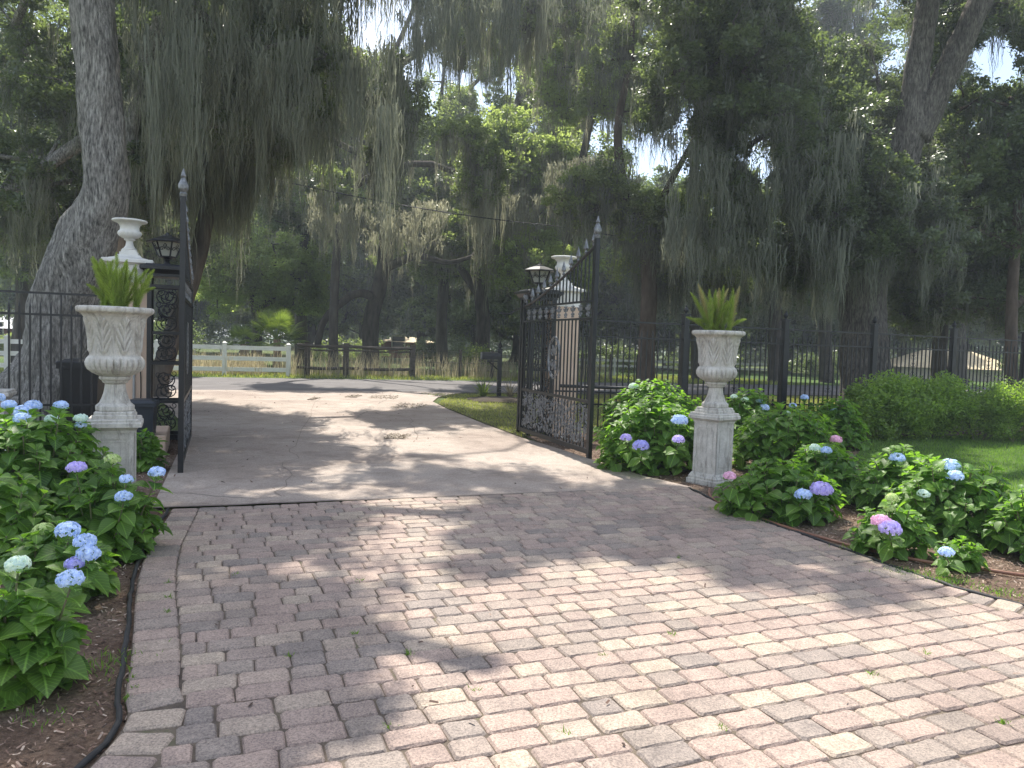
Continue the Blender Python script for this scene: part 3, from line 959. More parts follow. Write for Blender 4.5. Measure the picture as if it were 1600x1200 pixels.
# ------------------------------------------------------------------ wrought iron
def spiral(mb, c, r, turns, a0, u, v, thick=.008, hand=1, n=5, steps=22):
    pts = []
    for i in range(steps + 1):
        t = i / steps
        rr = r * (1 - .82 * t)
        a = a0 + hand * turns * 2 * math.pi * t
        pts.append(c + u * (rr * math.cos(a)) + v * (rr * math.sin(a)))
    mb.tube(pts, [thick * (1 - .35 * i / steps) for i in range(steps + 1)], n)
def leafy(mb, c, d, w, l, nrm):
    s = d.cross(nrm).normalized()
    pts = [c, c + d * l * .3 + s * w, c + d * l, c + d * l * .3 - s * w]
    th = nrm * .005
    mb.add([p + th for p in pts] + [p - th for p in pts], [(0, 1, 2, 3), (7, 6, 5, 4), (0, 4, 5, 1), (1, 5, 6, 2), (2, 6, 7, 3), (3, 7, 4, 0)])
def scroll_fill(mb, c0, u, v, w, z0, z1, r, thick, nrm):
    """S-scrolls stacked up a narrow panel; c0 is the panel's middle at z=0"""
    z = z0 + r
    k = 0
    while z < z1 - r * .6:
        s = 1 if k % 2 else -1
        c = c0 + v * z + u * s * (w / 2 - r) * .5
        spiral(mb, c, r, 1.6, math.pi / 2 * s + math.pi / 2, u, v, thick, s)
        spiral(mb, c - u * s * (w / 2 - r * .45) * .95 + v * r * .55, r * .42, 1.3, 0 if s > 0 else math.pi, u, v, thick * .8, -s, steps=14)
        for q in range(3):
            a = random.uniform(0, 6.28)
            leafy(mb, c + u * r * .3 * math.cos(a) + v * r * .3 * math.sin(a), (u * math.cos(a) + v * math.sin(a)).normalized(), .012, .05, nrm)
        z += r * 1.55
        k += 1
UX, UZ, UY = Vector((1, 0, 0)), Vector((0, 0, 1)), Vector((0, 1, 0))
def iron_column(loc, label, h=2.43, s=.50):
    r = empty('iron_column', label, 'gate column', loc, R(22), 'wrought iron box columns beside the gate')
    f = MB()
    hs = s / 2
    for x in (-1, 1):
        for y in (-1, 1):
            f.box((x * (hs - .03), y * (hs - .03), h / 2), (.06, .06, h))
    for z in (.10, .62, 1.18, 1.62, h - .14):
        for k in range(4):
            rot = Matrix.Rotation(k * math.pi / 2, 3, 'Z')
            f.box(rot @ Vector((0, -hs + .03, z)), (s - .12, .035, .045 if z > .2 else .08), rot)
    f.build('frame', M['iron'], r)
    sc = MB()
    for k in range(4):
        rot = Matrix.Rotation(k * math.pi / 2, 3, 'Z')
        u, nn = rot @ UX, rot @ UY
        c0 = rot @ Vector((0, -hs + .03, 0))
        for a, b, rr in ((.14, .60, .125), (.64, 1.16, .12), (1.20, 1.60, .12), (1.64, h - .18, .125)):
            scroll_fill(sc, c0, u, UZ, s - .12, a, b, rr, .0095, nn)
    sc.build('scrollwork', M['iron'], r)
    c = MB()
    c.box((0, 0, h + .02), (s + .02, s + .02, .04))
    c.box((0, 0, h + .07), (s + .14, s + .14, .06), Matrix.Rotation(math.pi, 3, 'X'), taper=.85)
    c.cbox((0, 0, h + .125), (s + .19, s + .19, .05), .008)
    c.box((0, 0, h + .165), (s + .08, s + .08, .03), taper=.9)
    c.build('cap', M['iron'], r)
    return r
def lantern(loc, label, rz):
    r = empty('gate_lantern', label, 'lantern', loc, rz, 'lanterns on the iron columns')
    b = MB()
    b.lathe([(.0, 0), (.09, 0), (.09, .015), (.04, .03), (.022, .06), (.03, .09), (.022, .10), (.05, .115), (.09, .13), (.0, .135)], n=12)
    b.build('stem', M['iron'], r)
    g = MB()
    n6 = 6
    g.lathe([(.0, .135), (.085, .135), (.155, .345), (.0, .345)], n=n6)
    g.build('glass', M['glass'], r)
    f = MB()
    for k in range(n6):
        a = 2 * math.pi * k / n6
        f.tube([(.09 * math.cos(a), .09 * math.sin(a), .13), (.162 * math.cos(a), .162 * math.sin(a), .35)], .010, 5)
        a2 = a + math.pi / n6
        d = Vector((math.cos(a2), math.sin(a2), 0)); u = Vector((-d.y, d.x, 0)); v = (UZ + d * .3).normalized()
        cc = d * .118 + UZ * .24
        spiral(f, cc - u * .03, .032, 1.2, 0, u, v, .0055, 1, 4, 12)
        spiral(f, cc + u * .03, .032, 1.2, math.pi, u, v, .0055, -1, 4, 12)
        spiral(f, cc + v * .05, .026, 1.1, 1.57, u, v, .005, -1, 4, 12)
    f.lathe([(.0, .128), (.098, .128), (.098, .142), (.0, .142)], n=n6)
    f.build('frame', M['iron'], r)
    t = MB()
    t.lathe([(.0, .345), (.225, .338), (.235, .35), (.225, .362), (.14, .405), (.08, .43), (.05, .435), (.05, .455), (.02, .465), (.012, .49), (.0, .495)], n=n6)
    t.build('roof', M['iron'], r)
    r.scale = (1.3, 1.3, 1.0)
    return r
cL, cR_ = FL(.33), F(.29, .03)
iron_column(cL, 'black scrollwork iron column beside the left pillar')
iron_column(cR_, 'black scrollwork iron column at the hinge of the right gate leaf')
lantern(cL + Vector((0, 0, 2.60)), 'black lantern on the left iron column', .2)
lantern(cR_ + Vector((0, 0, 2.60)), 'black lantern with frosted panes on the right iron column', .5)

GL = 2.92
def top_z(t): return 2.27 + .78 * max(0, t) ** 1.3
def spear(mb, x, z, k=1.0):
    mb.lathe([(.0, 0), (.011 * k, 0), (.013 * k, .02 * k), (.026 * k, .035 * k), (.013 * k, .05 * k), (.012 * k, .06 * k), (.034 * k, .085 * k), (.030 * k, .11 * k), (.008 * k, .19 * k), (.0, .215 * k)], (x, 0, z), 8)
def gate_leaf(loc, rz, label):
    """local x from the hinge to the free end"""
    r = empty('gate_leaf', label, 'gate', loc, rz, 'open wrought iron gate leaves')
    f = MB()
    f.box((.03, 0, 1.19), (.06, .05, 2.28))
    f.box((GL - .035, 0, 1.56), (.07, .06, 3.14))
    f.box((GL / 2, 0, .085), (GL - .13, .045, .07))
    f.box((GL / 2, 0, .80), (GL - .13, .04, .045))
    f.box((GL / 2, 0, 2.0), (GL - .13, .04, .03))
    f.box((GL / 2, 0, 2.25), (GL - .13, .04, .03))
    tp = [Vector((.03 + (GL - .06) * i / 16, 0, top_z(i / 16))) for i in range(17)]
    f.tube(tp, .022, 6)
    f.build('frame', M['iron'], r)
    b = MB()
    nb = 22
    fin = MB()
    for i in range(1, nb):
        x = GL * i / nb
        b.box((x, 0, 1.40), (.019, .019, 1.17))
        t = top_z(x / GL)
        if t > 2.32: b.box((x, 0, (2.265 + t) / 2), (.019, .019, t - 2.265))
        if i % 2: fin = MB(); spear(fin, x, t + .01, 1.15); fin.build('spearhead', M['silver'], r)
    fin = MB(); spear(fin, .03, 2.33, 1.1); fin.build('spearhead', M['silver'], r)
    b.build('bars', M['iron'], r)
    p = MB()
    p.lathe([(.0, 0), (.036, 0), (.045, .03), (.03, .05), (.055, .09), (.058, .13), (.03, .19), (.018, .21), (.03, .23), (.02, .26), (.006, .31), (.0, .32)], (GL - .035, 0, 3.13), 10)
    p.build('post_finial', M['silver'], r)
    # band of cast rosettes
    bd = MB()
    k = 0
    n = 10
    for i in range(n):
        bd = MB()
        x = .12 + (GL - .24) * (i + .5) / n
        cc = Vector((x, 0, 2.125))
        for s_ in (-1, 1):
            spiral(bd, cc + UX * .048 * s_ + UZ * .03, .042, 1.1, math.pi / 2, UX, UZ, .011, s_, 5, 12)
            spiral(bd, cc + UX * .04 * s_ - UZ * .055, .034, 1.0, -math.pi / 2, UX, UZ, .010, -s_, 5, 12)
            leafy(bd, cc + UX * .02 * s_, (UX * s_ + UZ * .6).normalized(), .025, .10, UY)
        leafy(bd, cc - UZ * .03, UZ, .026, .13, UY)
        leafy(bd, cc, -UZ, .022, .10, UY)
        bd.build('rosette', M['silver'], r)
    # oval medallion with a woven monogram
    o = MB()
    oc = Vector((GL * .50, 0, 1.40))
    for ra, rb, th in ((.235, .33, .016), (.20, .29, .007)):
        o.tube([oc + UX * ra * math.cos(2 * math.pi * i / 40) + UZ * rb * math.sin(2 * math.pi * i / 40) for i in range(41)], th, 6)
    for s_ in (-1, 1):
        spiral(o, oc + UX * .08 * s_ + UZ * .10, .09, 1.3, math.pi / 2, UX, UZ, .013, s_, 5, 18)
        spiral(o, oc + UX * .08 * s_ - UZ * .10, .09, 1.3, -math.pi / 2, UX, UZ, .013, -s_, 5, 18)
        leafy(o, oc + UX * .02 * s_ + UZ * .05, (UX * s_ * .4 + UZ).normalized(), .03, .17, UY)
        leafy(o, oc + UX * .02 * s_ - UZ * .05, (UX * s_ * .4 - UZ).normalized(), .03, .17, UY)
    o.build('medallion', M['silver'], r)
    # lower panel: dense cast scroll and leaf filigree
    lo = MB(); ld = MB()
    rs = random.Random(5)
    for i in range(64):
        x = rs.uniform(.14, GL - .14); z = rs.uniform(.17, .74)
        rr = rs.uniform(.05, .10)
        rr = min(rr, z - .12, .78 - z)
        spiral(lo, Vector((x, rs.uniform(-.008, .008), z)), max(rr, .035), rs.uniform(1.0, 1.6), rs.uniform(0, 6.28), UX, UZ, rs.uniform(.007, .011), rs.choice((-1, 1)), 5, 14)
    for i in range(620):
        x = rs.uniform(.10, GL - .10); z = rs.uniform(.15, .75); a = rs.uniform(0, 6.28)
        leafy(lo, Vector((x, rs.uniform(-.01, .01), z)), UX * math.cos(a) + UZ * math.sin(a), rs.uniform(.010, .02), rs.uniform(.04, .085), UY)
    for i in range(1, 24):
        ld.box((GL * i / 24, .0, .44), (.014, .014, .66))
    lo.build('filigree_panel', M['silver'], r)
    ld.build('lower_bars', M['iron'], r)
    for z in (.4, 1.9):
        h = MB(); h.tube([(-.035, 0, z - .06), (-.035, 0, z + .06)], .025, 8); h.build('hinge', M['iron'], r)
    return r
lv = G(281, 745) - LH
gate_leaf((LH.x, LH.y, .03), math.atan2(lv.y, lv.x), 'left iron gate leaf swung open and seen nearly edge on')
rv = G(924, 720) - HINGE
gate_leaf((HINGE.x, HINGE.y, .03), math.atan2(rv.y, rv.x), 'right iron gate leaf swung open, showing oval medallion and silvered filigree')
# gate operator arm behind the right leaf
ga = MB()
a0, a1 = F(1.0, -.35, .86), G(1000, 690) * 1.0
ga.tube([F(.55, -.45, .92), F(2.6, -1.0, .90)], .03, 8)
ga.tube([F(.45, -.45, .83), F(2.6, -1.0, .82)], .016, 8)
ga.box(F(2.62, -1.0, .87), (.16, .12, .14), Matrix.Rotation(R(8), 3, 'Z'))
tag(ga.build('gate_opener', M['iron']), 'black gate opener arm above the hydrangeas behind the right gate leaf', 'gate opener')

# ------------------------------------------------------------------ iron fences
def iron_fence(label, t0, n_bay, bay, sgn, base, rails=(2.12, 1.82, .55, .12), posts=True, ph=2.3, thick=.11):
    p0 = base
    r = empty('iron_fence', label, 'fence', p0, R(22) if sgn > 0 else R(22 + 180), 'black iron fences either side of the gate')
    for b_ in range(n_bay):
        x0 = t0 + b_ * bay
        m = MB()
        for z in rails: m.box((x0 + bay / 2, 0, z), (bay - .09, .028, .03))
        n = int(bay / .125)
        for i in range(n):
            x = x0 + .045 + (bay - .09) * (i + .5) / n
            orn = i in (n // 2 - 2, n // 2 + 2)
            zt = 2.11 if (i % 6 == 3) else 1.93
            m.box((x, 0, zt / 2 + .06), (.022, .022, zt - .12))
            if zt < 2: m.lathe([(.0, 0), (.015, .01), (.012, .03), (.0, .09)], (x, 0, zt - .02), 5)
        cx = x0 + bay / 2
        for z in (.85, 1.05, 1.25, 1.45, 1.62):
            for s_ in (-1, 1): spiral(m, Vector((cx + s_ * .055, 0, z)), .052, 1.1, math.pi / 2, UX, UZ, .007, s_, 4, 10)
        m.build('picket_panel', M['iron'], r)
    for b_ in range(n_bay + 1):
        if not posts: break
        x = t0 + b_ * bay
        q = MB()
        q.box((x, 0, ph / 2), (thick, thick, ph))
        q.box((x, 0, ph + .015), (thick + .04, thick + .04, .03))
        po = q.build('post', M['iron'], r)
        w = MB()
        w.lathe([(.0, 0), (.03, 0), (.02, .02), (.045, .05), (.05, .08), (.03, .12), (.012, .14), (.02, .155), (.0, .18)], (x, 0, ph + .03), 10)
        w.build('finial', M['iron'], po)
    return r
iron_fence('long black iron fence with finial posts, right of the gate', .99, 7, 2.47, 1, F(0, .05))
iron_fence('black iron fence in front of the big leaning oak, left of the gate', 1.2, 2, 2.6, -1, FL(0, 0), posts=False)

# ------------------------------------------------------------------ bins, mailbox
def wheelie(loc, rz, label, mat, s=1.0):
    r = empty('wheeled_bin', label, 'bin', loc, rz)
    b = MB()
    b.box((0, 0, .50 * s), (.46 * s, .52 * s, .96 * s), Matrix.Rotation(math.pi, 3, 'X'), taper=.80)
    b.box((0, 0, .965 * s), (.52 * s, .58 * s, .05 * s))
    b.build('body', mat, r)
    l = MB()
    l.cbox((0, .01 * s, 1.015 * s), (.54 * s, .62 * s, .05 * s), .02)
    l.box((0, 0, 1.05 * s), (.44 * s, .5 * s, .03 * s), taper=.8)
    l.build('lid', mat, r)
    h = MB()
    h.tube([(-.2 * s, .34 * s, .95 * s), (.2 * s, .34 * s, .95 * s)], .018 * s, 8)
    for x in (-.2, .2): h.box((x * s, .315 * s, .95 * s), (.03 * s, .06 * s, .04 * s))
    h.build('handle', mat, r)
    for x in (-.22, .22):
        w = MB()
        w.tube([((x - .03) * s, .22 * s, .1 * s), ((x + .03) * s, .22 * s, .1 * s)], .1 * s, 14)
        w.build('wheel', M['plastic_black'], r)
    return r
wb = G(222, 712); wheelie(wb * 1.0, R(18), 'dark navy wheeled bin with rounded lid between left pedestal and iron column', M['plastic_blue'], .70)
b1 = P(132, 612, 11.3); wheelie((b1.x, b1.y, 0), R(15), 'tall black wheeled bin behind the iron fence beside the oak trunk', M['plastic_black'], 1.12)
b2 = P(6, 690, 9.2)
sb = stone_pedestal((P(-12, 612, 9.6).x, 9.6, -.05), R(22), 'pale stone pedestal cut off by the left border, behind the hydrangeas')

mbx = empty('mailbox', 'black mailbox on a turned post among bladed plants by the road', 'mailbox', G(779, 621), R(12))
q = MB(); q.box((0, 0, .72), (.10, .10, 1.44)); q.box((0, 0, 1.45), (.13, .13, .03)); q.box((-.17, 0, 1.10), (.30, .05, .05)); q.tube([(-.3, 0, 1.1), (-.05, 0, .85)], .02, 6)
q.build('post', M['iron'], mbx)
mbx.scale = (1.2, 1.2, 1.0)
q = MB(); q.lathe([(.0, 0), (.05, 0), (.025, .03), (.055, .07), (.05, .12), (.015, .2), (.0, .27)], (0, 0, 1.465), 10)
q.build('finial', M['iron'], mbx)
q = MB()
prof = []
for i in range(9):
    a = math.pi * i / 8
    prof.append((.11 * math.cos(a), .12 + .11 * math.sin(a)))
prof = [(.11, 0)] + prof + [(-.11, 0)]
vs = []
for x in (-.26, .26):
    vs += [(x * .95 - .22, y, 1.14 + z) for y, z in prof]
n = len(prof)
q.add(vs, [tuple(range(n)), tuple(range(2 * n - 1, n - 1, -1))] + [(i, (i + 1) % n, n + (i + 1) % n, n + i) for i in range(n)])
bo = q.build('letter_box', M['iron'], mbx)
q = MB(); q.box((-.475, 0, 1.26), (.012, .2, .2)); q.build('door', M['silver'], bo)

# ------------------------------------------------------------------ fences across the road
wf = empty('white_rail_fence', 'white three rail fence across the road, left of the palmetto', 'fence', F(0, 19.6), R(22))
e = (G(451, 589) - F(0, 19.6)).dot(EU)
W_ = 2.44
for i in range(9):
    x = e - i * W_
    q = MB(); q.box((x, 0, .64), (.17, .17, 1.28)); po = q.build('post', M['vinyl'], wf)
    q = MB(); q.box((x, 0, 1.30), (.20, .20, .03)); q.lathe([(.12, 0), (.0, .06)], (x, 0, 1.315), 4, rot=math.pi / 4); q.build('post_cap', M['vinyl'], po)
for z in (1.13, .70, .27):
    for i in range(8):
        q = MB(); q.box((e - (i + .5) * W_, 0, z), (W_ - .18, .05, .165)); q.build('rail', M['vinyl'], wf)
dfn = empty('plank_fence', 'dark weathered post and rail fence across the road', 'fence', F(0, 19.9), R(22))
for (px, py) in ((467, 583), (542.5, 590), (640.5, 590)):
    x = (G(px, py) - F(0, 19.9)).dot(EU)
    q = MB(); q.box((x, 0, .72), (.22, .20, 1.45), taper=.95); q.build('post', M['wood'], dfn)
xs = [(G(px, 590) - F(0, 19.9)).dot(EU) for px in (467, 542.5, 640.5)]
for a, b in zip(xs, xs[1:]):
    for z, th in ((1.28, .13), (1.12, .07), (.36, .13)):
        q = MB(); q.tube([(a, -.06, z + .03), ((a + b) / 2, -.08, z - .02), (b, -.06, z + .02)], th / 2, 7); q.build('rail', M['wood'], dfn)
dw = empty('wire_fence', 'sagging wire fence on rough posts among the dry weeds', 'fence', F(0, 20.1), R(22))
for px in (734, 800, 870, 945, 1010, 1085, 1160):
    x = (G(px, 590 + (px - 640) * .045) - F(0, 20.1)).dot(EU)
    q = MB(); q.box((x, 0, .65), (.13, .13, 1.3), taper=.9); q.build('post', M['wood'], dw)
q = MB()
for z in (.35, .7, 1.0, 1.2): q.tube([(xs[2], 0, z), (12, 0, z)], .006, 4)
q.build('wire', M['cable'], dw)
ff = empty('pasture_fence', 'small white fence far off in the pasture', 'fence', P(325, 530, 62).xy.to_3d(), R(10))
for z in (.5, .85, 1.2):
    q = MB(); q.box((0, 0, z), (6, .05, .1)); q.build('rail', M['vinyl'], ff)
for x in (-2.9, -1, 1, 2.9):
    q = MB(); q.box((x, .08, .65), (.12, .1, 1.3)); q.build('post', M['vinyl'], ff)
rf = empty('roadside_rail', 'low pale blue grey rail beyond the road, seen through the right fence', 'fence', F(17, 24), R(22))
for z in (.62, .92):
    q = MB(); q.box((2, 0, z), (17, .06, .12)); q.build('rail', M['grey'], rf)
for i in range(8):
    q = MB(); q.box((-6 + i * 2.3, .09, .55), (.12, .1, 1.1)); q.build('post', M['grey'], rf)

# ------------------------------------------------------------------ houses far off
def house(loc, rz, w, d, h, rh, wall, roof, label, chim=False, hip=True):
    r = empty('house', label, 'house', loc, rz)
    q = MB(); q.box((0, 0, h / 2), (w, d, h)); q.build('wall', wall, r)
    q = MB(); o = .6
    W, D = w / 2 + o, d / 2 + o
    k = W - D * .9 if hip else W
    q.add([(-W, -D, h + .002), (W, -D, h + .002), (W, D, h + .002), (-W, D, h + .002), (-k, 0, h + rh), (k, 0, h + rh), ], [(0, 1, 5, 4), (2, 3, 4, 5), (1, 2, 5), (3, 0, 4), (3, 2, 1, 0)])
    q.build('roof', roof, r)
    for i in range(int(w / 3.2) if h > 1.4 else 0):
        x = -w / 2 + 1.6 + i * 3.2
        q = MB(); q.box((x, -d / 2 - .02, 1.5), (1.3, .08, 1.2)); wo = q.build('window', M['vinyl'], r)
        q = MB(); q.box((x, -d / 2 - .075, 1.5), (1.1, .03, 1.0)); q.build('pane', M['dark_glass'], wo)
    return r
a = P(-6, 520, 66); house((a.x, a.y, 0), R(10), 7, 6, 1.55, 1.3, M['brick'], M['roof_pale'], 'low red brick house with pale metal roof beyond the far left trunk')
a = P(1478, 560, 60); house((a.x, a.y, 0), R(-12), 8.0, 6, .9, 1.5, M['wall_cream'], M['roof_tan'], 'tan roofed house glimpsed through the right fence')
a = P(640, 520, 74); house((a.x, a.y, 0), R(5), 5, 5, 1.5, .5, M['brick'], M['roof_tan'], 'low pinkish house behind the twisted oak across the road')

# utility pole and wire
up = P(187, 430, 15.5)
q = MB(); q.tube([(0, 0, 0), (0, 0, 3.95)], [.13, .12], 10)
uo = q.build('utility_pole', M['pole_wood'], smooth=True); uo.location = (up.x, up.y, 0)
tag(uo, 'brown wooden pole standing just behind the left white urn', 'pole')
q = MB()
def sag(a, b, s, k=24): return [a.lerp(b, i / k) - UZ * s * 4 * (i / k) * (1 - i / k) for i in range(k + 1)]
q.tube(sag(P(310, 252, 24), P(860, 352, 33), .25), .02, 4)
q.tube(sag(P(860, 352, 33), P(1300, 395, 42), .3), .02, 4)
tag(q.build('power_line', M['cable']), 'thin overhead cable slanting through the moss across the drive', 'cable')

# ------------------------------------------------------------------ hydrangeas
def leaf_template():
    rows = [(0, .0), (.12, .20), (.32, .43), (.55, .46), (.78, .30), (.93, .12)]
    v, uv = [], []
    for y, w in rows:
        for s_ in (-1, 0, 1):
            x = s_ * w
            z = abs(s_) * w * .34 - .34 * y * y
            v.append((x, y, z)); uv.append((.5 + s_ * .5 * (w / .46), y))
    v.append((0, 1.04, -.38)); uv.append((.5, 1))
    f4, f3 = [], []
    for i in range(5):
        a, b = i * 3, i * 3 + 3
        f4 += [(a, a + 1, b + 1, b), (a + 1, a + 2, b + 2, b + 1)]
    f3 += [(15, 16, 18), (16, 17, 18)]
    return np.array(v), [np.array(f4), np.array(f3)], np.array(uv)
LT, LF, LUV = leaf_template()
def florets(c, rad, nfl, flat=.75, up=None):
    """mop-head: four-petalled florets over a dome"""
    d = norm(rng.normal(size=(nfl * 2, 3)))
    d = d[d[:, 2] > -.45][:nfl]
    n = len(d)
    P_ = c + d * rad * np.array([1, 1, flat]) * rng.uniform(.88, 1.04, (n, 1))
    nn = norm(d + rng.normal(0, .22, (n, 3)))
    t = norm(np.cross(nn, rng.normal(size=(n, 3))))
    Fm = frames(t, nn)
    tv, tf = [], []
    for k in range(4):
        a = k * math.pi / 2
        ca, sa = math.cos(a), math.sin(a)
        for (x, y, z) in ((0, .05, 0), (.48, .48, .07), (0, 1, .02), (-.48, .48, .07)):
            tv.append((x * ca - y * sa, x * sa + y * ca, z))
        tf.append((k * 4, k * 4 + 1, k * 4 + 2, k * 4 + 3))
    tv.append((0, 0, 0))
    return instance(np.array(tv), [np.array(tf)], Fm, P_, np.full(n, rad * .20) * rng.uniform(.8, 1.2, n))
def hydrangea(loc, rx, ry, h, label, heads=(), seed=0, ntip=46, leaf=(.085, .15), low=.12):
    """heads: (world point, radius, colour)"""
    r = empty('hydrangea', label, 'hydrangea', loc, 0, 'hydrangeas in the beds')
    L = np.array(loc)
    g = rng
    tips = []
    k = 0
    while len(tips) < ntip:
        k += 1
        d = norm(g.normal(size=3)); d[2] = abs(d[2]) * .9 + .02
        d = norm(d)
        q = g.uniform(.80, 1.05)
        p = np.array([d[0] * rx * q, d[1] * ry * q, max(low, low + (h - low) * d[2] * q * 1.02)])
        if any(np.linalg.norm(p - o_) < .62 * math.sqrt(rx * h * 6.3 / ntip) * .72 for o_ in tips) and k < 4000: continue
        tips.append(p)
    hp = [np.array(P_) - L for P_, _, _ in heads]
    tips = [t for t in tips if all(np.linalg.norm(t - q) > rd * 1.1 for q, (_, rd, _) in zip(hp, heads))]
    tips += [q - np.array([0, 0, rd * .75]) for q, (_, rd, _) in zip(hp, heads)]
    st = MB()
    T, Y_, Z_, S_ = [], [], [], []
    for ti, p in enumerate(tips):
        base = np.array([p[0] * .12 + g.normal(0, .03), p[1] * .12 + g.normal(0, .03), 0])
        ax = p - base; ln = np.linalg.norm(ax); ax /= ln
        ax = norm(ax * .5 + np.array([0, 0, .8]) + .35 * norm(np.array([p[0], p[1], 0]) + 1e-6))
        mid = base + (p - base) * .5 + np.array([p[0], p[1], 0]) * .12
        st.tube([Vector(base), Vector(mid), Vector(p)], [.007, .006, .005], 5)
        u = norm(np.cross(ax, [.3, .2, 1])); w = np.cross(ax, u)
        a0 = g.uniform(0, 6.28)
        for tier in range(4):
            back = (.0, .035, .085, .15)[tier] * (leaf[1] / .14)
            sz = (leaf[0] * .72, leaf[0] + (leaf[1] - leaf[0]) * .45, leaf[1], leaf[1])[tier]
            for q in range(3 if tier == 3 else 2 if tier else 3):
                a = a0 + tier * math.pi / 2 + q * (2 * math.pi / (3 if tier in (0, 3) else 2)) + g.normal(0, .25)
                rd = u * math.cos(a) + w * math.sin(a)
                lift = (.9, .45, .12, -.15)[tier] + g.normal(0, .18)
                y = norm(rd + ax * lift)
                if p[2] - back < .02: continue
                T.append(p - ax * back + rd * .012)
                Y_.append(y)
                Z_.append(norm(ax + np.array([0, 0, .5]) + g.normal(0, .2, 3)))
                S_.append(sz * g.uniform(.8, 1.2))
    T = np.array(T)
    T[:, 2] = np.maximum(T[:, 2], .05)
    V, FF = instance(LT, LF, frames(np.array(Y_), np.array(Z_)), T, np.array(S_))
    V[:, 2] = np.maximum(V[:, 2], .02)
    np_mesh('leaves', V, FF, M['hyd'], r, smooth=True, uv=np.tile(LUV, (len(T), 1)))
    st.build('stems', M['hyd_stem'], r)
    for q, (_, rd, colr) in zip(hp, heads):
        V, FF = florets(q, rd, int(150 + 500 * rd), .72)
        np_mesh('flower_head', V, FF, M['fl_' + colr], r)
    return r
def at(px, py, Y): return tuple(P(px, py, Y))
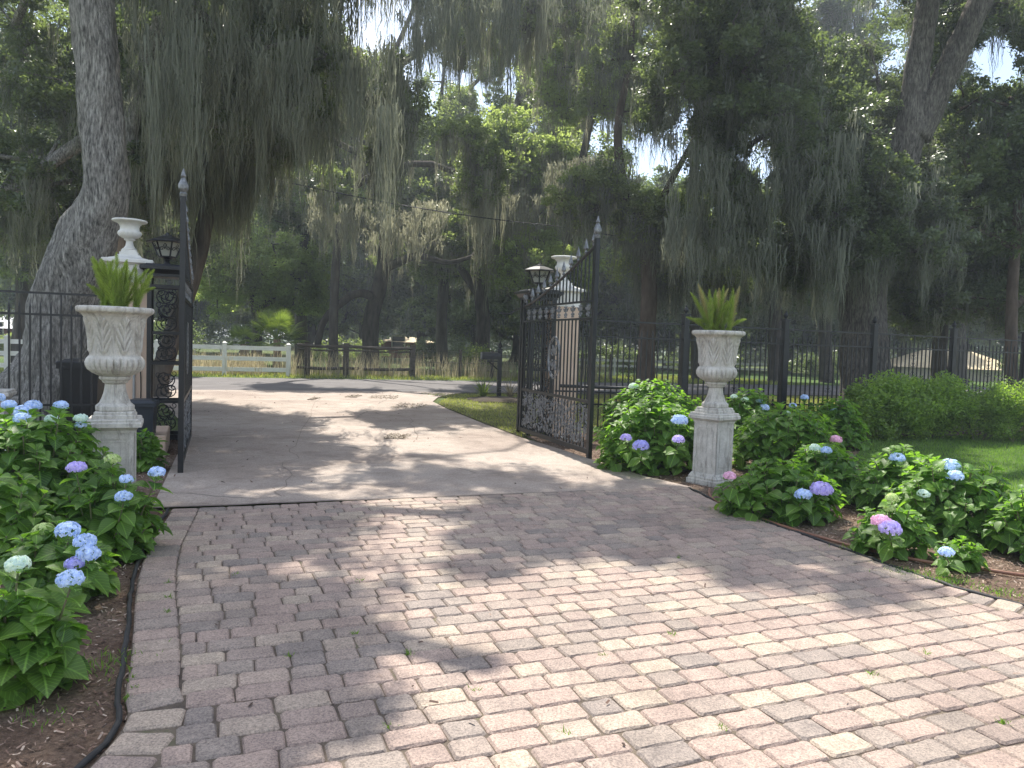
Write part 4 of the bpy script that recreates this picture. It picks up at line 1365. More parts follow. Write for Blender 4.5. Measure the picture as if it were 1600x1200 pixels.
HY = [
    # px, py of the foot, rx, ry, h, heads (px, py, depth offset, radius, colour), tips, label
    (8, 1080, .40, .34, .44, [(110, 905, .12, .062, 'blue'), (28, 882, .1, .058, 'pale')], 42, 'nearest hydrangea at the left edge with one blue and one pale head', (.10, .165)),
    (88, 935, .38, .36, .46, [(106, 829, -.1, .075, 'blue'), (133, 846, -.15, .066, 'blue'), (138, 866, -.2, .072, 'blue'), (116, 881, -.25, .058, 'violet'), (68, 829, .1, .068, 'green')], 44, 'sunlit hydrangea with a cluster of four blue heads near the left kerb', (.08, .14)),
    (160, 868, .48, .40, .60, [(120, 731, 0, .072, 'lilac'), (176, 718, .1, .062, 'green'), (197, 749, -.1, .052, 'blue'), (193, 776, -.25, .062, 'blue'), (245, 738, .1, .064, 'blue')], 52, 'hydrangea in front of the left pedestal with scattered blue and lilac heads', (.08, .14)),
    (45, 830, .80, .60, 1.02, [(36, 643, .2, .078, 'blue'), (14, 633, .3, .065, 'blue'), (52, 634, .4, .075, 'blue'), (34, 654, 0, .07, 'blue'), (95, 634, .4, .065, 'blue'), (81, 655, .1, .06, 'pale'), (126, 654, .2, .06, 'pale'), (-5, 622, .4, .07, 'blue'), (126, 664, .2, .05, 'blue')], 110, 'tall wide hydrangea by the left fence topped with a row of blue heads', (.09, .15)),
    (-30, 880, .62, .5, .70, [], 56, 'flowerless hydrangea partly cut off by the left border', (.09, .15)),
    (226, 735, .30, .28, .52, [], 26, 'small flowerless hydrangea just behind the left pedestal', (.08, .14)),
    (1022, 735, .80, .55, .98, [(1001, 697, -.62, .10, 'violet'), (1062, 657, -.3, .10, 'blue'), (1060, 687, -.55, .075, 'lilac'), (978, 684, -.4, .07, 'lilac')], 120, 'big hydrangea beside the right gate leaf with a large violet head', (.09, .15)),
    (1018, 690, 1.0, .6, 1.05, [(990, 604, .2, .085, 'pale'), (1006, 620, 0, .075, 'green'), (1066, 650, 0, .06, 'green')], 120, 'bright yellow green hydrangea behind the one beside the gate', (.10, .16)),
    (1215, 808, .60, .42, .56, [(1255, 773, -.25, .075, 'blue'), (1283, 765, -.15, .10, 'lilac'), (1140, 744, 0, .06, 'pink')], 66, 'hydrangea right of the stone pedestal with pale lavender heads low down', (.08, .14)),
    (1290, 778, .52, .42, .62, [(1273, 700, .1, .06, 'pale'), (1291, 704, .05, .06, 'blue')], 60, 'hydrangea carrying a pale and a blue head above the lavender ones', (.08, .14)),
    (1225, 735, .78, .6, .90, [(1306, 687, -.1, .08, 'pink'), (1253, 669, .1, .06, 'pale'), (1281, 671, .1, .06, 'pale'), (1230, 646, .2, .05, 'pale')], 100, 'hydrangea in mid bed with a pink head at its right shoulder', (.09, .15)),
    (1170, 700, .60, .55, 1.02, [(1147, 620, .1, .06, 'pale'), (1164, 625, .1, .07, 'pale'), (1186, 627, .1, .06, 'blue'), (1194, 637, 0, .08, 'blue'), (1140, 658, -.3, .06, 'blue')], 80, 'hydrangea directly behind the right urn with small white and blue heads', (.09, .15)),
    (1300, 700, .62, .5, .88, [(1257, 621, .2, .07, 'blue'), (1239, 634, .1, .065, 'blue'), (1302, 641, .1, .065, 'blue')], 80, 'dark hydrangea near the fence with three small blue heads', (.09, .15)),
    (1405, 800, .52, .45, .68, [(1402, 716, .1, .075, 'blue'), (1415, 730, 0, .045, 'green')], 66, 'hydrangea at the lawn edge with one small blue head on top', (.08, .14)),
    (1487, 838, .60, .48, .72, [(1484, 728, .2, .085, 'blue'), (1492, 744, .05, .07, 'blue'), (1443, 772, 0, .055, 'pale')], 80, 'broad hydrangea at the lawn edge with two bright blue heads', (.08, .14)),
    (1392, 866, .30, .26, .42, [(1377, 815, -.12, .072, 'pink'), (1391, 826, -.2, .082, 'lilac'), (1394, 778, .1, .05, 'green'), (1390, 795, .1, .045, 'green')], 30, 'small hydrangea at the mulch front with pink and lilac heads together', (.07, .12)),
    (1500, 890, .16, .15, .24, [(1479, 863, -.05, .052, 'blue')], 12, 'tiny hydrangea seedling with one blue head beside the hose', (.06, .10)),
    (1622, 872, .42, .4, .62, [], 44, 'flowerless hydrangea cut off by the right border', (.08, .14)),
]
for (px, py, rx, ry, h, heads, nt_, lab, lf) in HY:
    if px > 800: rx, ry, h = rx + .09, ry + .05, h + .03
    g_ = G(px, py)
    hs = [(at(a_, b_, g_.y + d_ - (.22 if px > 800 else .06)), r_ * (1.0 if px > 800 else .88), c_) for a_, b_, d_, r_, c_ in heads]
    hydrangea((g_.x, g_.y, .0), rx - .09, ry - .07, h - .04, lab, hs, ntip=int(nt_ * 1.1), leaf=lf)

# ------------------------------------------------------------------ leafy shrubs
def leaf_cloud(centers, radii, n_each, size, mat_bias=.6, shell=.45, coherent=0):
    """lots of small leaves spread through a set of soft clumps"""
    C_ = np.repeat(centers, n_each, 0); R_ = np.repeat(radii, n_each, 0)
    n = len(C_)
    d = norm(rng.normal(size=(n, 3)))
    q = rng.uniform(0, 1, n) ** shell
    T = C_ + d * R_ * q[:, None]
    nn = norm(rng.normal(size=(n, 3)) + np.array([0, 0, mat_bias]))
    if coherent:      # every tuft faces its own way
        tn = norm(rng.normal(size=(len(centers), 3)) + np.array([0, 0, .9]))
        nn = norm(nn * .8 + np.repeat(tn, n_each, 0) * coherent)
    t = norm(np.cross(nn, rng.normal(size=(n, 3))))
    tv = np.array([[0, 0, 0], [.5, .45, .06], [0, 1, 0], [-.5, .45, .06]])
    S = size * rng.uniform(.7, 1.35, n)
    return instance(tv, [np.array([[0, 1, 2, 3]])], frames(t, nn), T, np.stack([S * .62, S, S], 1))
def shrub(loc, w, d, h, label, mat, n=30, leaf=.05, per=420, name='fence_shrub', group=None, cat='shrub'):
    r = empty(name, label, cat, loc, R(22), group)
    c = norm(rng.normal(size=(n, 3))) * rng.uniform(.45, 1.05, (n, 1))
    c = np.stack([c[:, 0] * w / 2, c[:, 1] * d / 2, h * .52 + c[:, 2] * h * .42], 1)
    rd = np.stack([np.full(n, .24), np.full(n, .24), np.full(n, .2)], 1) * rng.uniform(.7, 1.4, (n, 1)) * (h / 1.1)
    V, FF = leaf_cloud(c, rd, per, leaf, .7)
    V[:, 2] = np.maximum(V[:, 2], .03)
    np_mesh('foliage', V, FF, mat, r)
    s = MB()
    for k in range(9):
        q = c[k % n]
        s.tube([(q[0] * .25, q[1] * .25, 0), (q[0] * .6, q[1] * .6, q[2] * .5), tuple(q)], [.016, .012, .006], 5)
    s.build('stems', M['hyd_stem'], r)
    return r
GS = 'leafy shrubs along the right fence'
a = P(1392, 640, 14.7); shrub((a.x, a.y, 0), 1.9, 1.2, 1.22, 'widest bright green shrub against the right fence', M['shrub'], 60, .06, 380, group=GS)
a = P(1462, 640, 15.2); shrub((a.x, a.y, 0), 1.5, 1.2, 1.28, 'upright green shrub, second along the right fence', M['shrub'], 44, .06, 380, group=GS)
a = P(1530, 640, 15.2); shrub((a.x, a.y, 0), 1.3, 1.1, 1.05, 'thin sprawling shrub, third along the right fence', M['shrub'], 24, .05, 300, group=GS)
a = P(1592, 640, 15.0); shrub((a.x, a.y, 0), 1.4, 1.1, 1.18, 'sunlit shrub at the right border by the fence', M['shrub'], 32, .05, 380, group=GS)
a = G(757, 622); 
def strap_plant(loc, n, L, label, mat=None, name='bladed_plant'):
    r = empty(name, label, 'plant', loc)
    a = rng.uniform(0, 6.28, n); lean = rng.uniform(.1, 1.0, n); ll = L * rng.uniform(.6, 1.1, n)
    V, b = [], []
    for i in range(n):
        d = np.array([math.cos(a[i]), math.sin(a[i]), 0]); s_ = np.array([-d[1], d[0], 0]) * .022
        for t in (0, .35, .7, 1):
            th = lean[i] * (.4 + .9 * t)
            p = d * ll[i] * math.sin(th) * t + np.array([0, 0, ll[i] * math.cos(th) * t])
            w_ = (1 - t) ** .5 + .05
            V += [p - s_ * w_, p + s_ * w_]
        b.append(i * 8)
    b = np.array(b)[:, None]
    np_mesh('leaves', np.array(V), [np.concatenate([b + np.array([[0, 1, 3, 2]]), b + np.array([[2, 3, 5, 4]]), b + np.array([[4, 5, 7, 6]])])], mat or M['palm'], r)
    return r
strap_plant(tuple(G(755, 624)), 60, .75, 'bladed green plant left of the mailbox post')
strap_plant(tuple(G(797, 624)), 50, .65, 'bladed plant right of the mailbox post', M['dry'])
mo = MB(); mo.lathe([(1.05, 0), (.95, .05), (.6, .10), (.0, .13)], (0, 0, 0), 24, lambda r_, z, a_: r_ * (1 + .12 * math.sin(a_ * 5)))
mo_ = mo.build('mulch_mound', M['soil'], smooth=True); mo_.location = G(783, 627); mo_.location.z = .0; tag(mo_, 'dark mulch mound at the foot of the mailbox', 'mulch')
a = P(735, 560, 36.5); shrub((a.x, a.y, 0), 2.8, .8, 1.6, 'yellow flowering bush on top of the wire fence', M['palm'], 30, .07, 90, 'roadside_bush')

def fan_palm(loc, label, nf, L, trunk):
    r = empty('palmetto', label, 'palmetto', loc)
    if trunk:
        s = MB(); s.tube([(0, 0, 0), (.03, 0, trunk * .6), (0, 0, trunk)], [.2, .17, .15], 12); s.build('trunk', M['pole_wood'], r)
    parts = []
    st = MB()
    for i in range(nf):
        az = 2 * math.pi * i / nf * 1.618 * 3 + random.uniform(-.2, .2); el = random.uniform(-.25, 1.35)
        d = Vector((math.cos(az) * math.cos(el), math.sin(az) * math.cos(el), math.sin(el)))
        hub = Vector((0, 0, trunk)) + d * L * .75
        st.tube([(0, 0, trunk), tuple((Vector((0, 0, trunk)) + hub) / 2 + Vector((0, 0, .04))), tuple(hub)], [.02, .015, .012], 5)
        side = d.cross(UZ).normalized()
        n = 26
        ang = np.linspace(-2.0, 2.0, n)
        Y_ = np.array([list(d * math.cos(q) + side * math.sin(q) - UZ * .12 * abs(q)) for q in ang])
        nn = np.tile(np.array(list(side.cross(d))), (n, 1)) + rng.normal(0, .15, (n, 3))
        tv = np.array([[0, 0, 0], [.5, .45, 0], [0, 1, -.12], [-.5, .45, 0]])
        S = np.stack([np.full(n, .05), np.full(n, L * .62), np.full(n, L * .6)], 1)
        parts.append(instance(tv, [np.array([[0, 1, 2, 3]])], frames(Y_, nn), np.tile(np.array(list(hub)), (n, 1)), S))
    V, FF = join(parts)
    np_mesh('fronds', V, FF, M['palm'], r)
    st.build('stalks', M['palm'], r)
a = P(432, 560, 34); fan_palm((a.x, a.y, 0), 'bright green fan palm behind the white rail fence', 24, 1.15, 1.5)
a = P(380, 560, 37); fan_palm((a.x, a.y, 0), 'smaller yellowing fan palm left of the bright one', 12, .85, 1.2)

# ------------------------------------------------------------------ oaks
def gp(pts): return [(G(x, y).x, G(x, y).y) for x, y in pts]
# ground that lies in full sun in the photo: no bough may stand between it and the sun
LIT = [gp(p) for p in (
    [(700, 890), (800, 905), (960, 885), (1080, 935), (1300, 970), (1480, 990), (1600, 1010), (1640, 1040), (1540, 1060), (1700, 1190), (560, 1190), (640, 1120), (600, 1060), (690, 1000), (640, 930)],
    [(540, 790), (720, 783), (700, 870), (660, 915), (580, 880)],
    [(250, 885), (400, 872), (600, 890), (500, 912), (260, 920)],
    [(330, 614), (700, 615), (690, 628), (660, 642), (560, 650), (600, 690), (810, 690), (860, 720), (760, 722), (640, 712), (540, 760), (480, 757), (570, 715), (500, 665), (300, 630)],
    [(480, 593), (735, 595), (730, 611), (470, 609)],
    [(700, 622), (800, 630), (790, 650), (720, 642)],
)] + [[tuple(F(a_, b_))[:2] for a_, b_ in ((-11, 18.6), (7, 18.6), (7, 21.5), (-11, 21.5))]] + [gp([(1490, 705), (1640, 695), (1660, 800), (1550, 790)])]
SHD = [gp(p) for p in (
    [(290, 640), (480, 665), (560, 712), (470, 770), (250, 797)],
    [(870, 715), (700, 735), (640, 715), (560, 765), (1060, 762)],
    [(270, 805), (520, 795), (570, 850), (420, 868), (255, 870)],
    [(720, 785), (1100, 768), (1380, 905), (1560, 975), (1300, 950), (1090, 925), (960, 875), (800, 895), (710, 865)],
    [(500, 925), (620, 935), (670, 985), (580, 1060), (540, 1190), (150, 1190), (215, 925)],
    [(640, 632), (780, 655), (780, 672), (660, 660)],
)]
GAPS = [(588, 38, 48, 50), (757, 165, 13, 30), (832, 205, 9, 20), (738, 110, 9, 30), (930, 212, 14, 34), (1008, 268, 12, 20), (1070, 262, 24, 16), (1190, 258, 26, 32), (1072, 180, 12, 30), (1560, 95, 46, 40), (1405, 80, 14, 26), (247, 312, 12, 22), (330, 318, 6, 12),
        (1215, 345, 12, 14), (690, 120, 16, 34), (955, 345, 8, 26), (1535, 192, 12, 10), (1010, 60, 12, 22), (1112, 330, 8, 12), (800, 120, 16, 34)]
def blocked(c, r, gap=True, lit=True, gm=.35):
    x, y = c[0] - SUN.x / SUN.z * c[2], c[1] - SUN.y / SUN.z * c[2]
    if lit:
        for ip, po in enumerate(LIT):
            if inpoly(x, y, po): return True
            m = r * (1.05 if ip == 0 else .5)
            for a in range(8):
                if inpoly(x + math.cos(a * .785) * m, y + math.sin(a * .785) * m, po): return True
    if gap:
        px, py = proj(c)
        k = r / max(2, c[1]) * 1180 * (gm + .06)
        for gx, gy, a, b in GAPS:
            if ((px - gx) / (a + k)) ** 2 + ((py - gy) / (b + k)) ** 2 < 1: return True
    return False
DENS = 1.7
class Tree:
    def __init__(s, name, label, base, trunk, bark='bark', leaf='oak_dark', group=None, cat='oak tree', sides=14):
        """trunk: list of ((x,y,z), radius) in world space"""
        s.r = empty(name, label, cat, base, 0, group)
        s.b = np.array(base, float)
        s.bark, s.leafm = bark, leaf
        s.nodes, s.par, s.wt, s.tr = [], [], [], []
        s.sides = sides
        s.stems = [trunk]
        s.addstem(trunk, -1)
        s.cl, s.rad = [], []
        s.att = []
        s.mosspts = []
    def addstem(s, trunk, par):
        pts = smooth_line([Vector(p) for p, _ in trunk], 4)
        rr = np.interp(np.arange(len(pts)) / 4, np.arange(len(trunk)), [r for _, r in trunk])
        for i, p in enumerate(pts):
            s.nodes.append(np.array(p)); s.par.append(len(s.nodes) - 2 if i else par); s.tr.append(rr[i]); s.wt.append(0)
    def stem(s, trunk):
        d = [np.linalg.norm(n - np.array(trunk[0][0])) for n in s.nodes]
        s.stems.append(trunk)
        s.addstem(trunk, int(np.argmin(d)))
    def fill(s, center, radii, n, cr=.8, gap=True, lit=True, gm=.35, shell=.6):
        c = np.array(center, float); rd = np.array(radii, float)
        k = t = 0
        n = int(n * DENS)
        while k < n and t < n * 8:
            t += 1
            d = norm(rng.normal(size=3)) * rng.uniform(0, 1) ** shell
            p = c + d * rd
            if p[2] < 1.2: continue
            r = cr * rng.uniform(.65, 1.35)
            if blocked(p, r, gap, lit, gm): continue
            s.cl.append(p); s.rad.append(r); k += 1
    def grow(s, zmin=2.2, seg=.9, step=.026):
        order = np.argsort([min(np.linalg.norm(c - n) for n in s.nodes[::3]) for c in s.cl]) if s.cl else []
        s.tr = list(s.tr)
        chains = []
        nt = len(s.nodes)
        for i in order:
            c = s.cl[i]
            A = np.array(s.nodes)
            d = np.linalg.norm(A - c, axis=1)
            d = d + np.maximum(0, A[:, 2] - c[2]) * .5 + (A[:, 2] < s.b[2] + zmin) * 50
            j = int(np.argmin(d))
            p0 = A[j]
            L = np.linalg.norm(c - p0)
            k = max(1, int(L / seg))
            ch = [j]
            prev = j
            side = rng.normal(0, 1, 3) * L * .10
            for q in range(1, k + 1):
                t = q / k
                p = p0 + (c - p0) * t + side * math.sin(math.pi * t) + np.array([0, 0, L * .10 * math.sin(math.pi * t)]) + rng.normal(0, .05, 3)
                s.nodes.append(p); s.par.append(prev); s.tr.append(0); s.wt.append(0)
                prev = len(s.nodes) - 1
                ch.append(prev)
            w = prev
            while w >= 0:
                s.wt[w] += 1
                w = s.par[w]
            chains.append(ch)
        s.chains = chains
        mb = MB()
        for tk in s.stems:
            pts = smooth_line([Vector(p) for p, _ in tk], 6)
            rr = np.interp(np.arange(len(pts)) / 6, np.arange(len(tk)), [r for _, r in tk])
            b0 = len(mb.v)
            mb.tube([p - Vector(s.b) for p in pts], list(rr), s.sides)
            for q in range(b0, len(mb.v)):        # swell and wander
                i, k = divmod(q - b0, s.sides)
                v = Vector(mb.v[q]); ax = pts[i] - Vector(s.b)
                dlt = v - ax
                f = 1 + .07 * math.sin(k * 2 * math.pi / s.sides * 3 + i * .35) + .05 * math.sin(k * 2 * math.pi / s.sides * 5 - i * .6) + .03 * math.sin(i * 1.7 + k)
                mb.v[q] = tuple(ax + dlt * f)
        lb = mb
        for ch in chains:
            pts = [Vector(s.nodes[i] - s.b) for i in ch]
            rr = [step * math.sqrt(s.wt[i] + .25) if s.tr[i] == 0 else 0 for i in ch]
            rr[0] = rr[1] * 1.15
            lb.tube(pts, [min(r, .15) for r in rr], 6 if rr[0] > .06 else 4, cap=False)
        lb.build('trunk', M[s.bark], s.r, smooth=True)
        return s
    def leaves(s, per=320, size=.065, bias=.6, mat=None, flat=.62):
        if not s.cl: return
        c = np.array(s.cl) - s.b; r = np.array(s.rad)
        # each clump is several tufts so that outlines stay ragged
        k = 7
        sub = np.repeat(c, k, 0) + norm(rng.normal(size=(len(c) * k, 3))) * (np.repeat(r, k) * rng.uniform(.35, .95, len(c) * k))[:, None] * np.array([1, 1, flat])
        sr = np.repeat(r, k) * rng.uniform(.22, .46, len(c) * k)
        V, FF = leaf_cloud(sub, np.stack([sr, sr, sr * .7], 1), int(per * 1.1) // k, size * 1.4, bias, .5, 1.0)
        np_mesh('crown', V, FF, M[mat or s.leafm], s.r)
    def moss(s, n, L=(.5, 2.0), strands=12, w=.03, spread=.14, pts=None, gap=True, mat='moss'):
        n, strands, w, spread = int(n * 2.0), int(strands * 1.5), w * .75, spread * .75
        """hanging bundles from the undersides of clumps and from limbs"""
        src = []
        cand = pts if pts is not None else None
        tries = 0
        limb_nodes = [nn for nn, t in zip(s.nodes, s.tr) if t == 0]
        while len(src) < n and tries < n * 5:
            tries += 1
            if cand is not None: p = np.array(cand(), float)
            elif rng.uniform() < .6 and len(s.cl):
                i = rng.integers(len(s.cl)); p = s.cl[i] + rng.normal(0, .5, 3) * s.rad[i] * np.array([1, 1, .3]) - np.array([0, 0, s.rad[i] * .3])
            elif limb_nodes: p = limb_nodes[rng.integers(len(limb_nodes))] + rng.normal(0, .06, 3)
            else: continue
            if gap:
                px, py = proj(p)
                bad = any(((px - gx) / (a * .9)) ** 2 + ((py + 25 - gy) / (b * .9)) ** 2 < 1 for gx, gy, a, b in GAPS)
                if bad and rng.uniform() < .8: continue
            if p[2] < 2.2: continue
            src.append(p)
        if not src: return
        src = np.array(src) - s.b
        m = len(src)
        BL = (L[0] * .6 + (L[1] - L[0] * .6) * rng.uniform(0, 1, m) ** 1.7)
        BL = np.minimum(BL, src[:, 2] + s.b[2] - 1.3)
        c = np.repeat(src, strands, 0)
        off = rng.normal(0, spread, (m * strands, 3)) * np.array([1, 1, .5])
        dist = np.linalg.norm(off[:, :2], axis=1)
        Ls = np.repeat(BL, strands) * np.clip(1.05 - dist / (spread * 3.0), .2, 1) * rng.uniform(.5, 1.1, m * strands)
        c = c + off
        K = 8
        a = rng.uniform(0, 6.28, len(c))
        pa, pb = rng.uniform(0, 6.28, len(c)), rng.uniform(0, 6.28, len(c))
        W = w * rng.uniform(.5, 1.3, len(c))
        V = np.zeros((len(c), (K + 1) * 2, 3))
        cen = np.repeat(src, strands, 0)
        for i in range(K + 1):
            t = i / K
            pull = 1 - .45 * t
            x = cen[:, 0] + (c[:, 0] - cen[:, 0]) * pull + (.06 * np.sin(pa + t * 5) + .022 * np.sin(3 * pa + t * 16)) * min(1, 2 * t)
            y = cen[:, 1] + (c[:, 1] - cen[:, 1]) * pull + (.06 * np.sin(pb + t * 5) + .022 * np.sin(3 * pb + t * 16)) * min(1, 2 * t)
            z = c[:, 2] - Ls * t
            ww = W * ((1 - t) ** .8 + .05) * (1 + .5 * np.sin(pa * 3 + i * 2.1))
            aa = a + 1.1 * t * np.sin(pb)
            V[:, 2 * i] = np.stack([x - np.cos(aa) * ww / 2, y - np.sin(aa) * ww / 2, z], 1)
            V[:, 2 * i + 1] = np.stack([x + np.cos(aa) * ww / 2, y + np.sin(aa) * ww / 2, z], 1)
        b = (np.arange(len(c)) * (K + 1) * 2)[:, None]
        FF = [np.concatenate([b + np.array([[2 * i, 2 * i + 1, 2 * i + 3, 2 * i + 2]]) for i in range(K)])]
        np_mesh('spanish_moss', V.reshape(-1, 3), FF, M[mat], s.r)
def screen_src(x0, x1, y0, y1, d0, d1):
    """points of attachment spread over a block of canopy"""
    def f():
        return P(rng.uniform(x0, x1), rng.uniform(y0, y1), rng.uniform(d0, d1))
    return f
def S(px, py, Y, r=None):
    v = P(px, py, Y)
    return (tuple(v), r) if r is not None else tuple(v)
OG = 'live oaks hung with moss'

# the big leaning oak on the left
b = P(62, 640, 13.2); base = (b.x, b.y, 0)
T = Tree('live_oak', 'huge leaning live oak with pale grey trunk behind the left iron fence', base,
         [((b.x - .05, b.y, -.1), .98), ((b.x + .05, b.y, .5), .70), S(86, 560, 13.2, .53), S(100, 470, 13.2, .50), S(138, 375, 13.1, .47), S(163, 300, 13, .36), S(160, 200, 13, .335), S(153, 100, 13, .33), S(143, 0, 13, .34), S(140, -120, 13.2, .33), S(160, -260, 13.5, .28), S(190, -420, 13.6, .2)], 'bark', 'oak_dark', sides=28, group=OG)
T.stem([S(140, -150, 13.2, .22), S(330, -230, 13.0, .19), S(560, -260, 12.6, .15), S(760, -270, 12.4, .10)])
T.stem([S(143, -60, 13.1, .18), S(40, -160, 12.5, .14), S(-120, -260, 12, .1)])
T.stem([S(158, -250, 13.4, .2), S(380, -480, 11.4, .15), S(700, -640, 9.8, .11)])
T.fill(P(60, -200, 14), (4.5, 3, 2.4), 45, .8)
T.fill(P(400, -170, 14), (4.2, 3, 1.6), 55, .8)
T.fill(P(50, 150, 16.5), (2.2, 1.6, 2.4), 34, .7)
T.fill(P(60, 330, 18), (2.4, 1.5, 1.2), 24, .7)
T.fill(P(380, 60, 15.8), (2.7, 1, 1.9), 26, .5)
T.fill(P(250, 200, 16), (1.2, .8, 1.5), 9, .5)
LEFT = T

# the forked giant on the right
b = P(1352, 600, 20.5); base = (b.x, b.y, 0)
T2 = Tree('live_oak', 'massive forked live oak behind the right iron fence', base,
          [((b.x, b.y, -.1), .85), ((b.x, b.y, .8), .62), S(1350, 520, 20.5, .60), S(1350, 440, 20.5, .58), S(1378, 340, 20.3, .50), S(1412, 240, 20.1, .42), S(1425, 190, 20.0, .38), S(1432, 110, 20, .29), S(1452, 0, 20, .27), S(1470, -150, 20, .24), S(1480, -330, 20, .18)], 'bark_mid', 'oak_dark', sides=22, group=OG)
T2.stem([S(1345, 460, 20.5, .36), S(1318, 420, 20.2, .28), S(1290, 360, 19.8, .22), S(1230, 250, 19.2, .18), S(1180, 100, 18.6, .14), S(1120, -60, 18.2, .10)])
T2.stem([S(1430, 215, 20.0, .36), S(1472, 130, 19.8, .30), S(1515, 40, 19.6, .29), S(1560, -60, 19.4, .26), S(1650, -260, 19.2, .18)])
T2.stem([S(1425, -40, 20.0, .2), S(1200, -240, 17.5, .17), S(950, -400, 14.5, .13), S(700, -520, 12.5, .09)])
T2.fill(P(1200, 60, 18.5), (3.4, 2.2, 3.0), 95, .75)
T2.fill(P(1210, 280, 19.5), (2.9, 1.8, 2.0), 75, .7)
T2.fill(P(1090, 100, 19), (1.6, 1.8, 2.4), 26, .7)
T2.fill(P(1250, 400, 20.5), (2.4, 1.6, .9), 26, .65)
T2.fill(P(1330, 230, 21.5), (1.8, 1.3, 3.0), 42, .7)
T2.fill(P(1395, 320, 18.4), (1.9, .8, 1.7), 34, .6)
T2.fill(P(1340, 400, 18.6), (1.6, .7, .6), 10, .6)
T2.fill(P(1530, 60, 21.5), (2.2, 1.5, 2.2), 26, .7)
T2.fill(P(1350, -250, 18), (6, 4, 3), 70, .9)
RIGHT = T2

# canopy over the drive, outside the picture, where the photo shows shade on the paving
def shade(tree, polys, n, hz, cr):
    k = t = 0
    while k < n and t < n * 12:
        t += 1
        po = polys[rng.integers(len(polys))]
        xs = [p[0] for p in po]; ys = [p[1] for p in po]
        x, y = rng.uniform(min(xs), max(xs)), rng.uniform(min(ys), max(ys))
        if not inpoly(x, y, po): continue
        z = rng.uniform(*hz)
        c = np.array([x + SUN.x / SUN.z * z, y + SUN.y / SUN.z * z, z])
        px, py = proj(c)
        if py > -75 and -150 < px < 1750: continue
        r = cr * rng.uniform(.6, 1.2)
        if blocked(c, r * .8, False, True): continue
        tree.cl.append(c); tree.rad.append(r); k += 1
bedsL = [(p[0], p[1]) for p in [G(0, 700), G(250, 700), G(235, 800), G(150, 900), G(0, 1190)]]
shade(LEFT, [SHD[0], SHD[2], SHD[4]], 120, (8.5, 15), .8)
shade(LEFT, [bedsL], 14, (8, 12), .7)
shade(RIGHT, [SHD[1], SHD[3], SHD[3], SHD[3], SHD[5]], 85, (9, 16), .75)
bedsR = gp([(1100, 760), (1600, 700), (1600, 940), (1300, 860)])
lawnS = gp([(1330, 690), (1600, 680), (1600, 820), (1400, 760)])
shade(RIGHT, [lawnS], 10, (9.5, 13), .8)
shade(RIGHT, [bedsR], 22, (9.5, 13), .6)
LEFT.grow(4.5, step=.016)
LEFT.leaves(520, .06)
LEFT.moss(300, (.8, 2.6), 14, .03, .16)
LEFT.moss(85, (1.2, 3.6), 18, .03, .18, pts=screen_src(200, 620, -120, 200, 12.5, 16.5))
RIGHT.grow(4.0, step=.016)
RIGHT.leaves(560, .065)
RIGHT.moss(700, (.5, 2.4), 12, .03, .14)
RIGHT.moss(70, (.8, 3.0), 14, .03, .16, pts=screen_src(1040, 1340, 150, 400, 17, 18.6))
RIGHT.moss(45, (.8, 2.8), 12, .03, .16, pts=screen_src(620, 1010, -90, 20, 19, 24))
RIGHT.moss(50, (1.2, 3.8), 14, .04, .2, pts=screen_src(625, 810, -60, 70, 20, 26), gap=False)

def oak(px, Y, trunk_px, r, fills, leaf, label, bark='bark_far', per=420, size=.085, cr=1.0, moss=(120, (.8, 2.4), 12, .04, .2), stems=(), group=OG, zmin=2.5, name='live_oak', curtains=()):
    b = P(px, 600, Y)
    tk = [((b.x, Y, -.1), r * 1.5), ((b.x, Y, .5), r * 1.1)] + [S(x, y, Y, r * k * (.22 if i_ == len(trunk_px) - 1 else 1)) for i_, (x, y, k) in enumerate(trunk_px)]
    t = Tree(name, label, (b.x, Y, 0), tk, bark, leaf, group, sides=10)
    for s_ in stems: t.stem([S(x, y, Y + dy, r * k) for x, y, dy, k in s_])
    for (x, y, dy, rx, ry, rz, n) in fills:
        t.fill(P(x, y, Y + dy), (rx, ry, rz), n, cr)
    t.grow(zmin, 1.1)
    t.leaves(per, size)
    if moss: t.moss(*moss, mat='moss_pale' if Y > 35 else 'moss')
    for x0, x1, y0, y1, d0, d1, n_, L_ in curtains: t.moss(n_, L_, 13, .06, .22, pts=screen_src(x0, x1, y0, y1, d0, d1), gap=False, mat='moss_pale')
    return t
# behind the left gate leaf: dark mossy curtain
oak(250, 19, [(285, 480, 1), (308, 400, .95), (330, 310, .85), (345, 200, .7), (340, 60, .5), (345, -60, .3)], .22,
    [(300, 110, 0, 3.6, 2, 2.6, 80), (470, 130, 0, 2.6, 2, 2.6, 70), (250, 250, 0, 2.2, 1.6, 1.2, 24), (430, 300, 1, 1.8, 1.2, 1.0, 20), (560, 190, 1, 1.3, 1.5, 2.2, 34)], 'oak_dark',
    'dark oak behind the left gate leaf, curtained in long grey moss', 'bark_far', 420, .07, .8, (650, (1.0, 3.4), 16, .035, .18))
oak(30, 29, [(40, 480, 1), (35, 350, .9), (20, 200, .7), (30, 60, .4)], .35,
    [(20, 120, 0, 3.0, 2, 4.0, 60), (110, 250, 0, 2.2, 2, 3.0, 40), (60, 380, 0, 2.6, 2, 1.4, 30)], 'oak_mid',
    'oak with bright speckled leaves beyond the leaning trunk, at the left border', 'bark_far', 420, .08, .9, (220, (.8, 2.4), 12, .035, .18))
